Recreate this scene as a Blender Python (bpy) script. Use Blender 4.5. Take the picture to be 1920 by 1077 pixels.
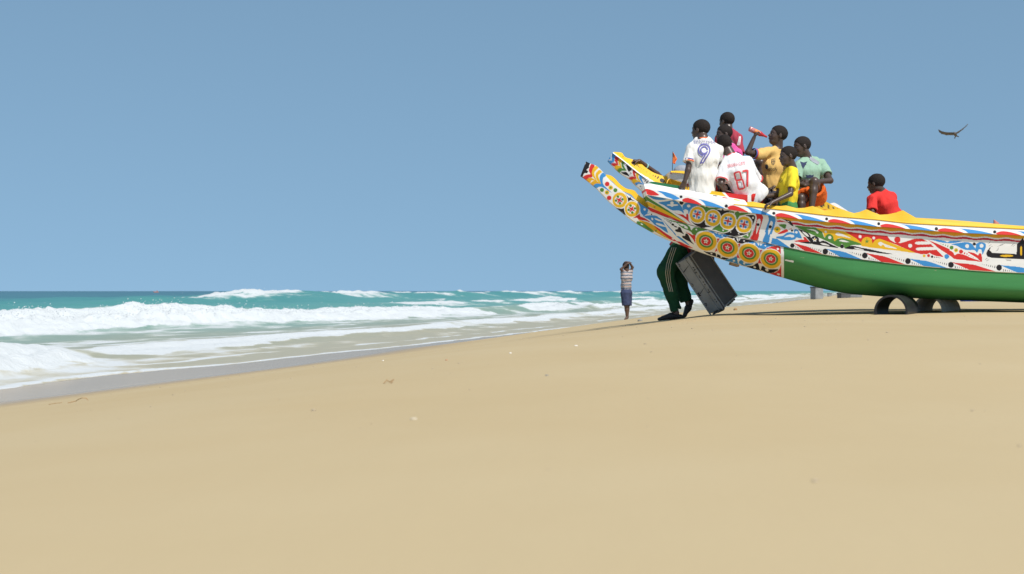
import bpy, bmesh, math, random
import numpy as np
from mathutils import Vector, Matrix
from mathutils.bvhtree import BVHTree

for o in list(bpy.data.objects):
    bpy.data.objects.remove(o, do_unlink=True)
scene = bpy.context.scene
COL = scene.collection
rng = np.random.default_rng(7)
random.seed(7)

# ------------------------------------------------------------------ camera, sky, sun, exposure
F = 1920 * 50 / 36.0          # focal length in photo pixels
HC = 1.40                     # lens height above the sea
CX, HY = 960.0, 546.0         # principal column, horizon row of the photo

cam_d = bpy.data.cameras.new('camera')
cam_d.lens = 50; cam_d.sensor_width = 36; cam_d.sensor_fit = 'HORIZONTAL'
cam_d.shift_y = (546 - 538.5) / 1920
cam_d.clip_start = 0.05; cam_d.clip_end = 30000
cam_d.dof.use_dof = True; cam_d.dof.focus_distance = 16.2; cam_d.dof.aperture_fstop = 4.0
cam = bpy.data.objects.new('camera', cam_d)
cam.location = (0, 0, HC); cam.rotation_euler = (math.radians(90), 0, 0)
COL.objects.link(cam); scene.camera = cam

SUN_EL = math.radians(52)
SUN_DIR = Vector((0.58, -0.81, 0)).normalized() * math.cos(SUN_EL) + Vector((0, 0, math.sin(SUN_EL)))
world = bpy.data.worlds.new('World'); scene.world = world; world.use_nodes = True
wn = world.node_tree; wn.nodes.clear()
w_out = wn.nodes.new('ShaderNodeOutputWorld'); w_bg = wn.nodes.new('ShaderNodeBackground')
w_sky = wn.nodes.new('ShaderNodeTexSky'); w_sky.sky_type = 'NISHITA'; w_sky.sun_disc = False
w_sky.sun_elevation = SUN_EL
w_sky.sun_rotation = math.atan2(SUN_DIR.x, SUN_DIR.y)
w_sky.altitude = 0; w_sky.air_density = 1.0; w_sky.dust_density = 0.3; w_sky.ozone_density = 2.0
# the whole sky dome is sampled a little higher up, so that the horizon stays a clear dry-season blue
w_tc = wn.nodes.new('ShaderNodeTexCoord'); w_map = wn.nodes.new('ShaderNodeMapping')
w_map.inputs['Location'].default_value = (0, 0, 0.31); w_map.inputs['Scale'].default_value = (1, 1, 0.6)
w_hs = wn.nodes.new('ShaderNodeHueSaturation'); w_hs.inputs['Saturation'].default_value = 0.94
w_bg.inputs['Strength'].default_value = 0.15
w_hs.inputs['Hue'].default_value = 0.480
L = wn.links.new
L(w_tc.outputs['Generated'], w_map.inputs['Vector']); L(w_map.outputs[0], w_sky.inputs['Vector'])
L(w_sky.outputs[0], w_hs.inputs['Color']); L(w_hs.outputs[0], w_bg.inputs['Color']); L(w_bg.outputs[0], w_out.inputs['Surface'])

sun_d = bpy.data.lights.new('sun', 'SUN'); sun_d.energy = 4.7; sun_d.angle = math.radians(0.53); sun_d.color = (1.0, 0.95, 0.87)
sun = bpy.data.objects.new('sun', sun_d); COL.objects.link(sun)
sun.rotation_euler = (-SUN_DIR).to_track_quat('-Z', 'Y').to_euler(); sun.location = (8, -8, 20)

vs = scene.view_settings
vs.view_transform = 'Standard'; vs.look = 'None'; vs.exposure = 0.0; vs.gamma = 1.0; vs.use_curve_mapping = False
scene.render.engine = 'CYCLES'

# ------------------------------------------------------------------ helpers
def P(px, py, Y):
    """world point at depth Y that belongs to a photo pixel (used to lay things out at their real size)"""
    return np.array([(px - CX) / F * Y, Y, HC - (py - HY) / F * Y])

def interp(x, pts):
    pts = np.asarray(pts, float)
    return np.interp(x, pts[:, 0], pts[:, 1])

def sstep(x, a, b):
    t = np.clip((x - a) / (b - a), 0, 1)
    return t * t * (3 - 2 * t)

def _hash(*ij):
    h = np.zeros(np.broadcast(*ij).shape, np.uint32)
    for n, v in enumerate(ij):
        h ^= (v.astype(np.int64) & 0xffffffff).astype(np.uint32) * np.uint32([374761393, 668265263, 2147483647, 1274126177][n])
        h = (h ^ (h >> np.uint32(13))) * np.uint32(1274126177)
    h ^= h >> np.uint32(16)
    return (h & np.uint32(0xffffff)).astype(np.float32) / 16777215.0

def noise2(x, y):
    xi = np.floor(x); yi = np.floor(y); fx = x - xi; fy = y - yi
    fx = fx * fx * (3 - 2 * fx); fy = fy * fy * (3 - 2 * fy)
    a = _hash(xi, yi); b = _hash(xi + 1, yi); c = _hash(xi, yi + 1); d = _hash(xi + 1, yi + 1)
    return (a + (b - a) * fx) * (1 - fy) + (c + (d - c) * fx) * fy

def fbm2(x, y, o=4):
    s = 0; a = 0.5; t = 0
    for i in range(o):
        s = s + a * noise2(x * 2 ** i + 17.3 * i, y * 2 ** i - 9.1 * i); t += a; a *= 0.5
    return s / t

def noise3(p):
    i = np.floor(p); f = p - i; f = f * f * (3 - 2 * f)
    r = 0
    for dx in (0, 1):
        for dy in (0, 1):
            for dz in (0, 1):
                w = (f[..., 0] if dx else 1 - f[..., 0]) * (f[..., 1] if dy else 1 - f[..., 1]) * (f[..., 2] if dz else 1 - f[..., 2])
                r = r + w * _hash(i[..., 0] + dx, i[..., 1] + dy, i[..., 2] + dz)
    return r

def link(name, me, mat=None, parent=None, base=None):
    o = bpy.data.objects.new(name, me); COL.objects.link(o)
    if mat is not None:
        me.materials.append(mat)
    if parent is not None:
        o.parent = parent
    if base is not None:
        o.location = base
    return o

def tag(o, label, cat, group=None):
    o['label'] = label; o['category'] = cat
    if group: o['group'] = group
    return o

def empty(name, loc):
    o = bpy.data.objects.new(name, None); COL.objects.link(o); o.location = loc
    o.empty_display_size = 0.1
    return o

def mesh_np(name, V, faces, smooth=True):
    """faces: (n,3) or (n,4) int array"""
    me = bpy.data.meshes.new(name)
    V = np.asarray(V, np.float32); faces = np.asarray(faces, np.int32)
    n, k = faces.shape
    me.vertices.add(len(V)); me.vertices.foreach_set('co', V.ravel())
    me.loops.add(n * k); me.loops.foreach_set('vertex_index', faces.ravel())
    me.polygons.add(n)
    me.polygons.foreach_set('loop_start', np.arange(0, n * k, k, dtype=np.int32))
    me.polygons.foreach_set('loop_total', np.full(n, k, np.int32))
    if smooth:
        me.polygons.foreach_set('use_smooth', np.ones(n, bool))
    me.update(calc_edges=True); me.validate()
    return me

def grid_faces(nu, nv, off=0):
    i = np.arange(nu * nv).reshape(nu, nv) + off
    return np.stack([i[:-1, :-1], i[1:, :-1], i[1:, 1:], i[:-1, 1:]], -1).reshape(-1, 4)

def set_color(me, name, C):
    at = me.color_attributes.new(name, 'FLOAT_COLOR', 'POINT')
    C4 = np.ones((len(C), 4), np.float32); C4[:, :3] = C
    at.data.foreach_set('color', C4.ravel())

def set_float(me, name, A):
    at = me.attributes.new(name, 'FLOAT', 'POINT'); at.data.foreach_set('value', np.asarray(A, np.float32).ravel())

# ------------------------------------------------------------------ materials
def new_mat(name):
    m = bpy.data.materials.new(name); m.use_nodes = True
    nt = m.node_tree; b = nt.nodes['Principled BSDF']
    return m, nt, b

def noise_node(nt, scale, detail=4, rough=0.55, coord='Object', stretch=None):
    tc = nt.nodes.new('ShaderNodeTexCoord'); n = nt.nodes.new('ShaderNodeTexNoise')
    n.inputs['Scale'].default_value = scale; n.inputs['Detail'].default_value = detail; n.inputs['Roughness'].default_value = rough
    if stretch:
        mp = nt.nodes.new('ShaderNodeMapping'); mp.inputs['Scale'].default_value = stretch
        nt.links.new(tc.outputs[coord], mp.inputs['Vector']); nt.links.new(mp.outputs[0], n.inputs['Vector'])
    else:
        nt.links.new(tc.outputs[coord], n.inputs['Vector'])
    return n

def simple(name, col, rough=0.6, var=0.12, nscale=6.0, bump=0.0, bscale=60.0, spec=0.5, stretch=None, metallic=0.0):
    m, nt, b = new_mat(name)
    n = noise_node(nt, nscale, stretch=stretch)
    mr = nt.nodes.new('ShaderNodeMapRange'); mr.inputs['To Min'].default_value = 1 - var; mr.inputs['To Max'].default_value = 1 + var
    nt.links.new(n.outputs['Fac'], mr.inputs['Value'])
    mx = nt.nodes.new('ShaderNodeMix'); mx.data_type = 'RGBA'; mx.blend_type = 'MULTIPLY'; mx.inputs['Factor'].default_value = 1
    mx.inputs['A'].default_value = (*col, 1); nt.links.new(mr.outputs[0], mx.inputs['B'])
    nt.links.new(mx.outputs['Result'], b.inputs['Base Color'])
    b.inputs['Roughness'].default_value = rough; b.inputs['Specular IOR Level'].default_value = spec; b.inputs['Metallic'].default_value = metallic
    if bump:
        n2 = noise_node(nt, bscale, 3, stretch=stretch); bp = nt.nodes.new('ShaderNodeBump'); bp.inputs['Strength'].default_value = bump; bp.inputs['Distance'].default_value = 0.01
        nt.links.new(n2.outputs['Fac'], bp.inputs['Height']); nt.links.new(bp.outputs[0], b.inputs['Normal'])
    return m

def cloth(name, col, **k):
    m = simple(name, col, rough=0.85, var=0.07, nscale=9, bump=0.55, bscale=26, spec=0.2, stretch=(1, 1, 0.35), **k)
    return m

def sand_material():
    m, nt, b = new_mat('beach_sand'); N = nt.nodes.new; K = nt.links.new
    geo = N('ShaderNodeNewGeometry'); sep = N('ShaderNodeSeparateXYZ'); K(geo.outputs['Position'], sep.inputs[0])
    n1 = noise_node(nt, 0.55, 5); n2 = noise_node(nt, 900, 2); n3 = noise_node(nt, 5, 4, stretch=(1, 0.3, 1)); n4 = noise_node(nt, 60, 3)
    r1 = N('ShaderNodeValToRGB'); r1.color_ramp.elements[0].color = (0.458, 0.350, 0.198, 1); r1.color_ramp.elements[1].color = (0.482, 0.378, 0.224, 1)
    r1.color_ramp.elements[0].position = 0.3; r1.color_ramp.elements[1].position = 0.7
    K(n1.outputs['Fac'], r1.inputs[0])
    g = N('ShaderNodeMapRange'); g.inputs['To Min'].default_value = 0.86; g.inputs['To Max'].default_value = 1.14; K(n2.outputs['Fac'], g.inputs['Value'])
    mu = N('ShaderNodeMix'); mu.data_type = 'RGBA'; mu.blend_type = 'MULTIPLY'; mu.inputs['Factor'].default_value = 1
    K(r1.outputs[0], mu.inputs['A']); K(g.outputs[0], mu.inputs['B'])
    # wetness follows the reach of the last waves: an attribute of the beach itself
    at = N('ShaderNodeAttribute'); at.attribute_name = 'wet'
    wet = N('ShaderNodeMix'); wet.data_type = 'RGBA'; wet.blend_type = 'MULTIPLY'; wet.inputs['B'].default_value = (0.80, 0.71, 0.62, 1)
    K(at.outputs['Fac'], wet.inputs['Factor']); K(mu.outputs['Result'], wet.inputs['A'])
    K(wet.outputs['Result'], b.inputs['Base Color'])
    rr = N('ShaderNodeMapRange'); rr.inputs['To Min'].default_value = 0.92; rr.inputs['To Max'].default_value = 0.22; K(at.outputs['Fac'], rr.inputs['Value']); K(rr.outputs[0], b.inputs['Roughness'])
    sp = N('ShaderNodeMapRange'); sp.inputs['To Min'].default_value = 0.1; sp.inputs['To Max'].default_value = 0.42; K(at.outputs['Fac'], sp.inputs['Value']); K(sp.outputs[0], b.inputs['Specular IOR Level'])
    ad = N('ShaderNodeMath'); ad.operation = 'MULTIPLY_ADD'; ad.inputs[1].default_value = 0.25; K(n4.outputs['Fac'], ad.inputs[0]); K(n3.outputs['Fac'], ad.inputs[2])
    bp = N('ShaderNodeBump'); bp.inputs['Distance'].default_value = 0.02
    bs = N('ShaderNodeMapRange'); bs.inputs['To Min'].default_value = 0.14; bs.inputs['To Max'].default_value = 0.02; K(at.outputs['Fac'], bs.inputs['Value']); K(bs.outputs[0], bp.inputs['Strength'])
    K(ad.outputs[0], bp.inputs['Height']); K(bp.outputs[0], b.inputs['Normal'])
    return m

def water_material():
    m, nt, b = new_mat('sea_water'); N = nt.nodes.new; K = nt.links.new
    ao = N('ShaderNodeAttribute'); ao.attribute_name = 'offshore'
    af = N('ShaderNodeAttribute'); af.attribute_name = 'foam'
    n0 = noise_node(nt, 0.09, 5, stretch=(1.0, 0.35, 1.0))
    # colour of the water body from sandy shallows to deep sea, far stops lightened to stand in for horizon haze (log of the distance from shore is stored)
    ad = N('ShaderNodeMath'); ad.operation = 'MULTIPLY_ADD'; ad.inputs[1].default_value = 0.16; K(n0.outputs['Fac'], ad.inputs[0]); K(ao.outputs['Fac'], ad.inputs[2])
    r = N('ShaderNodeValToRGB'); cr = r.color_ramp
    stops = [(0.05, (0.46, 0.37, 0.22)), (0.29, (0.40, 0.35, 0.22)), (0.38, (0.28, 0.31, 0.215)), (0.45, (0.15, 0.30, 0.24)),
             (0.54, (0.075, 0.265, 0.23)), (0.62, (0.045, 0.22, 0.205)), (0.70, (0.032, 0.14, 0.165)), (1.0, (0.028, 0.115, 0.15))]
    cr.elements[0].position = stops[0][0]; cr.elements[0].color = (*stops[0][1], 1)
    cr.elements[1].position = stops[-1][0]; cr.elements[1].color = (*stops[-1][1], 1)
    for p_, c_ in stops[1:-1]:
        e = cr.elements.new(p_); e.color = (*c_, 1)
    a2 = N('ShaderNodeMath'); a2.operation = 'SUBTRACT'; a2.inputs[1].default_value = 0.03; K(ad.outputs[0], a2.inputs[0]); K(a2.outputs[0], r.inputs[0])
    # foam: attribute broken up by lacy noise
    nf = noise_node(nt, 1.1, 6, 0.60, stretch=(1.0, 0.55, 1.0))
    fa = N('ShaderNodeMath'); fa.operation = 'MULTIPLY_ADD'; fa.inputs[1].default_value = 1.5; fa.inputs[2].default_value = -0.02; K(af.outputs['Fac'], fa.inputs[0])
    fb = N('ShaderNodeMath'); fb.operation = 'ADD'; K(fa.outputs[0], fb.inputs[0]); K(nf.outputs['Fac'], fb.inputs[1])
    fr = N('ShaderNodeMapRange'); fr.interpolation_type = 'SMOOTHSTEP'; fr.inputs['From Min'].default_value = 0.72; fr.inputs['From Max'].default_value = 1.12; K(fb.outputs[0], fr.inputs['Value'])
    mx = N('ShaderNodeMix'); mx.data_type = 'RGBA'; mx.inputs['B'].default_value = (0.56, 0.58, 0.585, 1); K(fr.outputs[0], mx.inputs['Factor']); K(r.outputs[0], mx.inputs['A'])
    K(mx.outputs['Result'], b.inputs['Base Color'])
    ro = N('ShaderNodeMapRange'); ro.inputs['To Min'].default_value = 0.30; ro.inputs['To Max'].default_value = 0.85; K(fr.outputs[0], ro.inputs['Value']); K(ro.outputs[0], b.inputs['Roughness'])
    b.inputs['IOR'].default_value = 1.33
    sp = N('ShaderNodeMapRange'); sp.inputs['To Min'].default_value = 0.28; sp.inputs['To Max'].default_value = 0.1; K(fr.outputs[0], sp.inputs['Value']); K(sp.outputs[0], b.inputs['Specular IOR Level'])
    nb = noise_node(nt, 1.6, 5, 0.6, stretch=(1.0, 0.6, 1.0)); nb2 = noise_node(nt, 7, 5, 0.65)
    hm = N('ShaderNodeMix'); hm.data_type = 'FLOAT'; K(fr.outputs[0], hm.inputs['Factor']); K(nb.outputs['Fac'], hm.inputs['A']); K(nb2.outputs['Fac'], hm.inputs['B'])
    bp = N('ShaderNodeBump'); bp.inputs['Strength'].default_value = 0.5; bp.inputs['Distance'].default_value = 0.12; K(hm.outputs['Result'], bp.inputs['Height']); K(bp.outputs[0], b.inputs['Normal'])
    return m

def paint_material():
    """hand-painted boat enamel: colours come from the painted pattern, wear and brush relief from noise"""
    m, nt, b = new_mat('boat_enamel'); N = nt.nodes.new; K = nt.links.new
    at = N('ShaderNodeAttribute'); at.attribute_name = 'paint'
    n = noise_node(nt, 2.2, 5, 0.6, stretch=(1, 1, 5)); mr = N('ShaderNodeMapRange'); mr.inputs['To Min'].default_value = 0.86; mr.inputs['To Max'].default_value = 1.08
    K(n.outputs['Fac'], mr.inputs['Value'])
    mx = N('ShaderNodeMix'); mx.data_type = 'RGBA'; mx.blend_type = 'MULTIPLY'; mx.inputs['Factor'].default_value = 1; K(at.outputs['Color'], mx.inputs['A']); K(mr.outputs[0], mx.inputs['B'])
    ns = noise_node(nt, 9, 8, 0.72, stretch=(0.6, 1, 2.2)); sr = N('ShaderNodeMapRange'); sr.inputs['From Min'].default_value = 0.665; sr.inputs['From Max'].default_value = 0.71; K(ns.outputs['Fac'], sr.inputs['Value'])
    m2 = N('ShaderNodeMix'); m2.data_type = 'RGBA'; m2.inputs['B'].default_value = (0.36, 0.27, 0.18, 1); K(sr.outputs[0], m2.inputs['Factor']); K(mx.outputs['Result'], m2.inputs['A'])
    K(m2.outputs['Result'], b.inputs['Base Color'])
    b.inputs['Roughness'].default_value = 0.55; b.inputs['Specular IOR Level'].default_value = 0.3
    nb = noise_node(nt, 14, 4, stretch=(0.3, 1, 2)); bp = N('ShaderNodeBump'); bp.inputs['Strength'].default_value = 0.18; bp.inputs['Distance'].default_value = 0.008
    K(nb.outputs['Fac'], bp.inputs['Height']); K(bp.outputs[0], b.inputs['Normal'])
    return m

M_SAND = sand_material(); M_WATER = water_material(); M_PAINT = paint_material()
M_FOAM = simple('sea_spray', (0.66, 0.68, 0.68), 0.8)
M_SKIN = simple('dark_skin', (0.072, 0.047, 0.037), 0.36, 0.18, 14, 0.08, 120, 0.45)
M_SKIN2 = simple('dark_brown_skin', (0.095, 0.052, 0.036), 0.45, 0.18, 14, 0.08, 120, 0.45)
M_HAIR = simple('short_black_hair', (0.024, 0.019, 0.017), 0.8, 0.35, 90, 0.35, 170, 0.12)
M_EYE = simple('eye_white', (0.20, 0.17, 0.15), 0.25, 0.02)

# ------------------------------------------------------------------ beach
S0 = np.array([-6.3, 17.4]); T = np.array([0.2425, 0.9701]); NO = np.array([-0.9701, 0.2425])
def to_ac(x, y):
    rx = x - S0[0]; ry = y - S0[1]
    return rx * T[0] + ry * T[1], rx * NO[0] + ry * NO[1]
PROF = np.array([(-4000, -30), (-400, -6), (-80, -3.0), (-30, -1.6), (-12, -0.62), (-6, -0.27), (-3, -0.115), (-1, -0.03), (0, 0.025), (1, 0.14), (2.3, 0.295),
                 (4, 0.515), (5.4, 0.70), (7, 0.915), (8.0, 1.04), (8.8, 1.10), (9.8, 1.135), (12, 1.15), (20, 1.165), (60, 1.20), (300, 1.22), (5000, 1.3)])
_dd = np.linspace(-15, 40, 1101); _zz = np.interp(_dd, PROF[:, 0], PROF[:, 1])
_k = np.exp(-np.linspace(-2.2, 2.2, 41) ** 2); _k /= _k.sum()
_zs = np.convolve(np.pad(_zz, 20, mode='edge'), _k, 'valid')
def prof(d):
    z = np.interp(d, PROF[:, 0], PROF[:, 1])
    zs = np.interp(d, _dd, _zs)
    w = sstep(d, -13, -9) * (1 - sstep(d, 30, 36))
    return z * (1 - w) + zs * w
def ground(x, y):
    x = np.asarray(x, float); y = np.asarray(y, float)
    a, c = to_ac(x, y); d = -c
    z = prof(d)
    z = z - 0.10 * (1 - sstep(a, -13, -5)) * sstep(d, 3, 8)
    und = fbm2(x * 0.35 + 5, y * 0.22 + 3, 3) - 0.5
    z = z + und * 0.03 * sstep(d, 4, 9)
    z = z + (fbm2(x * 1.3 + 40, y * 0.5, 3) - 0.5) * 0.012 * sstep(d, 4, 9)
    # far wind-blown hummocks behind the boats
    z = z + sstep(a, 25, 60) * sstep(d, 8, 20) * (fbm2(x * 0.08, y * 0.05, 3) - 0.5) * 0.25
    # sand pushed up against the rollers and where the crate stands
    for (bx, by, r, h) in ((2.7, 31.0, 5.0, 0.10), (2.45, 16.95, 0.55, 0.05), (5.2, 16.9, 0.8, 0.02)):
        z = z + h * np.exp(-((x - bx) ** 2 + ((y - by) * 0.7) ** 2) / r ** 2)
    return z
def gz(x, y): return float(ground(np.array([x]), np.array([y]))[0])

def grow(start, step, end, f=1.05):
    out = [start]
    while abs(out[-1]) < abs(end):
        out.append(out[-1] + step); step *= f
    return out
def axis(lo, hi, step, far_lo, far_hi, f=1.06):
    mid = list(np.arange(lo, hi, step))
    r = []; v = mid[-1]; s = step
    while v < far_hi: s *= f; v += s; r.append(v)
    l = []; v = mid[0]; s = step
    while v > far_lo: s *= f; v -= s; l.append(v)
    return np.array(l[::-1] + mid + r)

aa = axis(-19, 30, 0.16, -400, 9000); dd = axis(-4, 17, 0.12, -5000, 5000, 1.08)
A_, D_ = np.meshgrid(aa, dd, indexing='ij')
X_ = S0[0] + A_ * T[0] - D_ * NO[0]; Y_ = S0[1] + A_ * T[1] - D_ * NO[1]
Z_ = ground(X_, Y_)
V_ = np.stack([X_, Y_, Z_], -1).reshape(-1, 3)
me = mesh_np('beach', V_, grid_faces(len(aa), len(dd)))
wline = 0.45 + 1.2 * (fbm2(A_ * 0.12 + 3, A_ * 0 + 1, 3) - 0.5) + 0.5 * (fbm2(A_ * 0.6, A_ * 0, 2) - 0.5)
set_float(me, 'wet', np.maximum(1 - sstep(D_, wline - 0.6, wline + 1.2 + 3.0 * (1 - sstep(A_, 6, 24))), 0.22 * (1 - sstep(D_, wline + 0.5, wline + 3.2))))
beach = link('beach', me, M_SAND); beach['kind'] = 'structure'

# ------------------------------------------------------------------ sea
EDGE = [(-60, 2.4), (0, 2.5), (4, 2.7), (8, 2.9), (10.3, 1.9), (15.7, 1.5), (21, 1.05), (30, 1.0), (37, 0.9), (60, 0.7), (120, 0.8), (9000, 0.8)]
def segs(a, lst, soft=2.5):
    r = np.zeros_like(a)
    for lo, hi, s in lst:
        r = np.maximum(r, s * sstep(a, lo - soft, lo + soft) * (1 - sstep(a, hi - soft, hi + soft)))
    return r
def sea(a, c):
    x = S0[0] + a * T[0] + c * NO[0]; y = S0[1] + a * T[1] + c * NO[1]
    wob = lambda s, amp, sc: amp * (fbm2(a * sc + s * 13.7, a * 0 + s, 3) - 0.5)
    h = np.full(a.shape, -0.055) + 0.05 * sstep(c, 2, 14)
    chop = (fbm2(a * 0.25 + 9, c * 0.5, 4) - 0.5)
    h = h + chop * 0.30 * sstep(c, 3, 22) * (1 - 0.5 * sstep(c, 150, 700))
    foam = np.zeros(a.shape)
    lump = fbm2(a * 1.1 + 3, c * 1.6, 5); lump2 = fbm2(a * 4.1, c * 4.7 + 2, 3)
    streak = fbm2(a * 0.30 + 50, c * 0.9, 4)
    # centre line, height, back length, front length, breaking amount, trailing foam length
    v1 = 0.86 + 0.3 * fbm2(a * 0.21, a * 0, 2); v2 = 0.80 + 0.4 * fbm2(a * 0.16 + 4, a * 0, 3)
    waves = [
        (5.7 + 0.11 * (a - 8) * (a < 14) + 0.66 * (a >= 14) + wob(1, 1.6, 0.10), 0.17 + 0.33 * (1 - sstep(a, 7.5, 13)), 2.0, 0.6, segs(a, [(-60, 11, 1.0), (12, 40, 0.66), (43, 63, 0.7), (67, 120, 0.75), (140, 400, 0.6)]), 3.6, 1.5),
        (np.interp(a, [-50, 27, 66, 90, 400], [21, 17.6, 13.4, 13.6, 14.0]) + wob(2, 2.4, 0.07), np.interp(a, [-50, 18, 26, 31, 38, 45, 53, 66, 80, 86, 95, 400], [0.48, 0.50, 0.54, 0.84, 0.84, 0.62, 0.56, 0.42, 0.40, 0.60, 0.46, 0.55]) * v1, 3.2, 1.05,
         segs(a, [(-60, 69, 1.0), (79, 92, 1.0), (99, 108, 0.7), (128, 150, 0.9), (168, 190, 0.8), (215, 240, 0.9), (270, 330, 0.9), (360, 420, 0.9)]), 6.0, 2.5),
        (9.2 + wob(7, 1.5, 0.08), 0.42 * sstep(a, 78, 92), 1.8, 0.7, segs(a, [(88, 104, 0.9), (108, 150, 1.0), (163, 210, 0.8), (224, 420, 0.9)]), 4.0, 1.6),
        (27 + wob(3, 4, 0.05), 0.46 * v2, 4.5, 3.2, segs(a, [(92, 112, 0.9), (118, 126, 0.8), (134, 160, 0.9), (196, 230, 0.9), (255, 300, 0.9)], 4), 4.0, 2.2),
        (42 + wob(4, 6, 0.03), np.interp(a, [-50, 60, 84, 94, 130, 400], [0.5, 0.55, 0.85, 1.38, 1.25, 1.2]) * v2, 5.5, 5.0,
         segs(a, [(86, 104, 0.97), (110, 131, 0.97), (143, 155, 0.95), (162, 171, 0.95), (184, 214, 0.95), (232, 248, 0.9), (285, 325, 0.9), (352, 420, 1)], 4), 6.0, 1.5),
        (66 + wob(5, 8, 0.02), np.interp(a, [-50, 90, 160, 400], [0.45, 0.6, 1.15, 1.25]) * v2, 6.5, 6.0, segs(a, [(208, 230, 0.9), (264, 275, 0.8), (306, 340, 0.9), (380, 440, 0.9)], 4), 5.0, 2.2),
        (54 + wob(9, 6, 0.03), 0.5 * v1 + 0.3 * sstep(a, 90, 140), 4.5, 3.5, segs(a, [(120, 128, 0.7), (155, 175, 0.85), (220, 250, 0.9), (290, 320, 0.9)], 4), 4.0, 1.8),
        (33 + wob(10, 4, 0.05), 0.36 * v2, 3.5, 2.6, segs(a, [(116, 124, 0.7), (170, 186, 0.85), (240, 262, 0.9)], 3), 4.0, 1.8),
        (98 + wob(6, 10, 0.02), 0.6 * v2, 8.0, 7.0, np.zeros(a.shape), 3.0, 1.0),
        (140 + wob(8, 14, 0.015), 0.6 * v1, 9.0, 8.0, np.zeros(a.shape), 3.0, 1.0),
    ]
    for n_, (cw, H, Lb, Lf, br, tr, ff) in enumerate(waves):
        u = c - cw
        pr = np.where(u > 0, np.exp(-(u / Lb) ** 2), np.exp(-(np.abs(u) / Lf) ** 2))
        fw = min(Lf, 1.3)
        roll = br * np.exp(-((u + fw * 1.1) / (fw * 0.9)) ** 2) * 0.62 * (Lf < 2)      # foam roller in front of the crest
        rag = 1.1 * (fbm2(a * 0.35 + 7 * Lb, c * 0.5, 3) - 0.5) + 0.7 * (lump - 0.5)
        h = h + H * np.maximum(pr, roll * (0.8 + 0.6 * lump))
        f = br * sstep(u + rag, -ff * (0.5 + 0.55 * br), -ff * (0.5 + 0.55 * br) + 0.55) * (1 - sstep(u, -0.25 * fw, 0.16 * Lb * (0.1 + 1.3 * lump)))
        f = f * (0.72 + 0.55 * lump)
        h = h + sstep(f, 0.1, 0.6) * H * 0.36 * ((lump - 0.5) + 0.7 * (lump2 - 0.5))
        trail = br * 0.40 * sstep(u, -tr - ff, -ff * 0.9) * (1 - sstep(u, -ff, -0.5 * ff)) * (0.1 + 1.5 * streak)
        back = br * 0.26 * sstep(u, 0, 0.5) * (1 - sstep(u, 1.0, 2.0 * Lb)) * (0.0 + 1.6 * streak)
        foam = np.maximum(foam, np.maximum(f, np.maximum(trail, back)))
    # swash: a thin sheet that runs up the sand with a lip of foam along its edge
    g = ground(x, y)
    e = np.interp(a, [p[0] for p in EDGE], [p[1] for p in EDGE]) + 0.7 * (fbm2(a * 0.25, a * 0 + 5, 3) - 0.5) + 0.25 * (fbm2(a * 1.3, a * 0 + 2, 2) - 0.5)
    film = g + 0.018 * sstep(c, e, e + 0.3)
    h = np.maximum(h * sstep(c, 1.0, 5) + film * (1 - sstep(c, 1.0, 5)), film)
    h = np.where(c < e, g - 0.05 * sstep(-(c - e), 0, 0.25), h)
    lip = np.exp(-((c - e - 0.12) / 0.11) ** 2) * (0.35 + 0.75 * fbm2(a * 0.8, a * 0 + 8, 3))
    lip2 = np.exp(-((c - e - 1.35 - 0.8 * (fbm2(a * 0.2, a * 0, 2))) / 0.16) ** 2) * 0.75 * fbm2(a * 0.5, a * 0 + 3, 3)
    foam = np.maximum(foam, np.maximum(lip, lip2))
    foam = np.maximum(foam, 0.37 * sstep(streak, 0.3, 0.75) * sstep(c, 2.5, 5) * (1 - sstep(c, 14, 22)))
    return x, y, h, foam

sa = axis(-14, 75, 0.15, -60, 12000, 1.035)
sc = np.concatenate([np.arange(-0.5, 22, 0.12), axis(22.1, 50, 0.35, 22.05, 12000, 1.05)[0:]])
sc = np.unique(np.round(sc, 4))
SA, SC = np.meshgrid(sa, sc, indexing='ij')
sx, sy, sz, sf = sea(SA, SC)
me = mesh_np('sea', np.stack([sx, sy, sz], -1).reshape(-1, 3), grid_faces(len(sa), len(sc)))
set_float(me, 'foam', sf)
set_float(me, 'offshore', np.log1p(np.clip(SC, 0, None)) / np.log1p(1200))
sea_o = link('sea', me, M_WATER); sea_o['kind'] = 'structure'

# spray thrown up by the breakers
sel = np.argwhere((sf[:-1] > 0.93) & (SC[:-1] > 10) & (SC[:-1] < 48) & (SA[:-1] > 5) & (SA[:-1] < 140))
hmax = sz
pick = sel[rng.choice(len(sel), min(16000, len(sel)), replace=False)]
pts = []
for i, j in pick:
    if sz[i, j] > 0.42:
        k = 1 + rng.exponential(0.9)
        pts.append((sx[i, j] + rng.normal(0, 0.12), sy[i, j] + rng.normal(0, 0.12), sz[i, j] + min(0.5, rng.exponential(0.075)), 0.006 + 0.018 * rng.random() ** 2))
pts = np.array(pts)
octv = np.array([(1, 0, 0), (-1, 0, 0), (0, 1, 0), (0, -1, 0), (0, 0, 1), (0, 0, -1)], float)
octf = np.array([(0, 2, 4), (2, 1, 4), (1, 3, 4), (3, 0, 4), (2, 0, 5), (1, 2, 5), (3, 1, 5), (0, 3, 5)])
VV = (pts[:, None, :3] + octv[None] * pts[:, None, 3:4] * np.array([1.4, 1.4, 1])).reshape(-1, 3)
FF = (octf[None] + (np.arange(len(pts)) * 6)[:, None, None]).reshape(-1, 3)
spray = link('sea_spray', mesh_np('sea_spray', VV, FF), M_FOAM); spray['kind'] = 'stuff'; spray['label'] = 'white spray drops thrown up along the breaking wave crests'; spray['category'] = 'spray'

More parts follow.
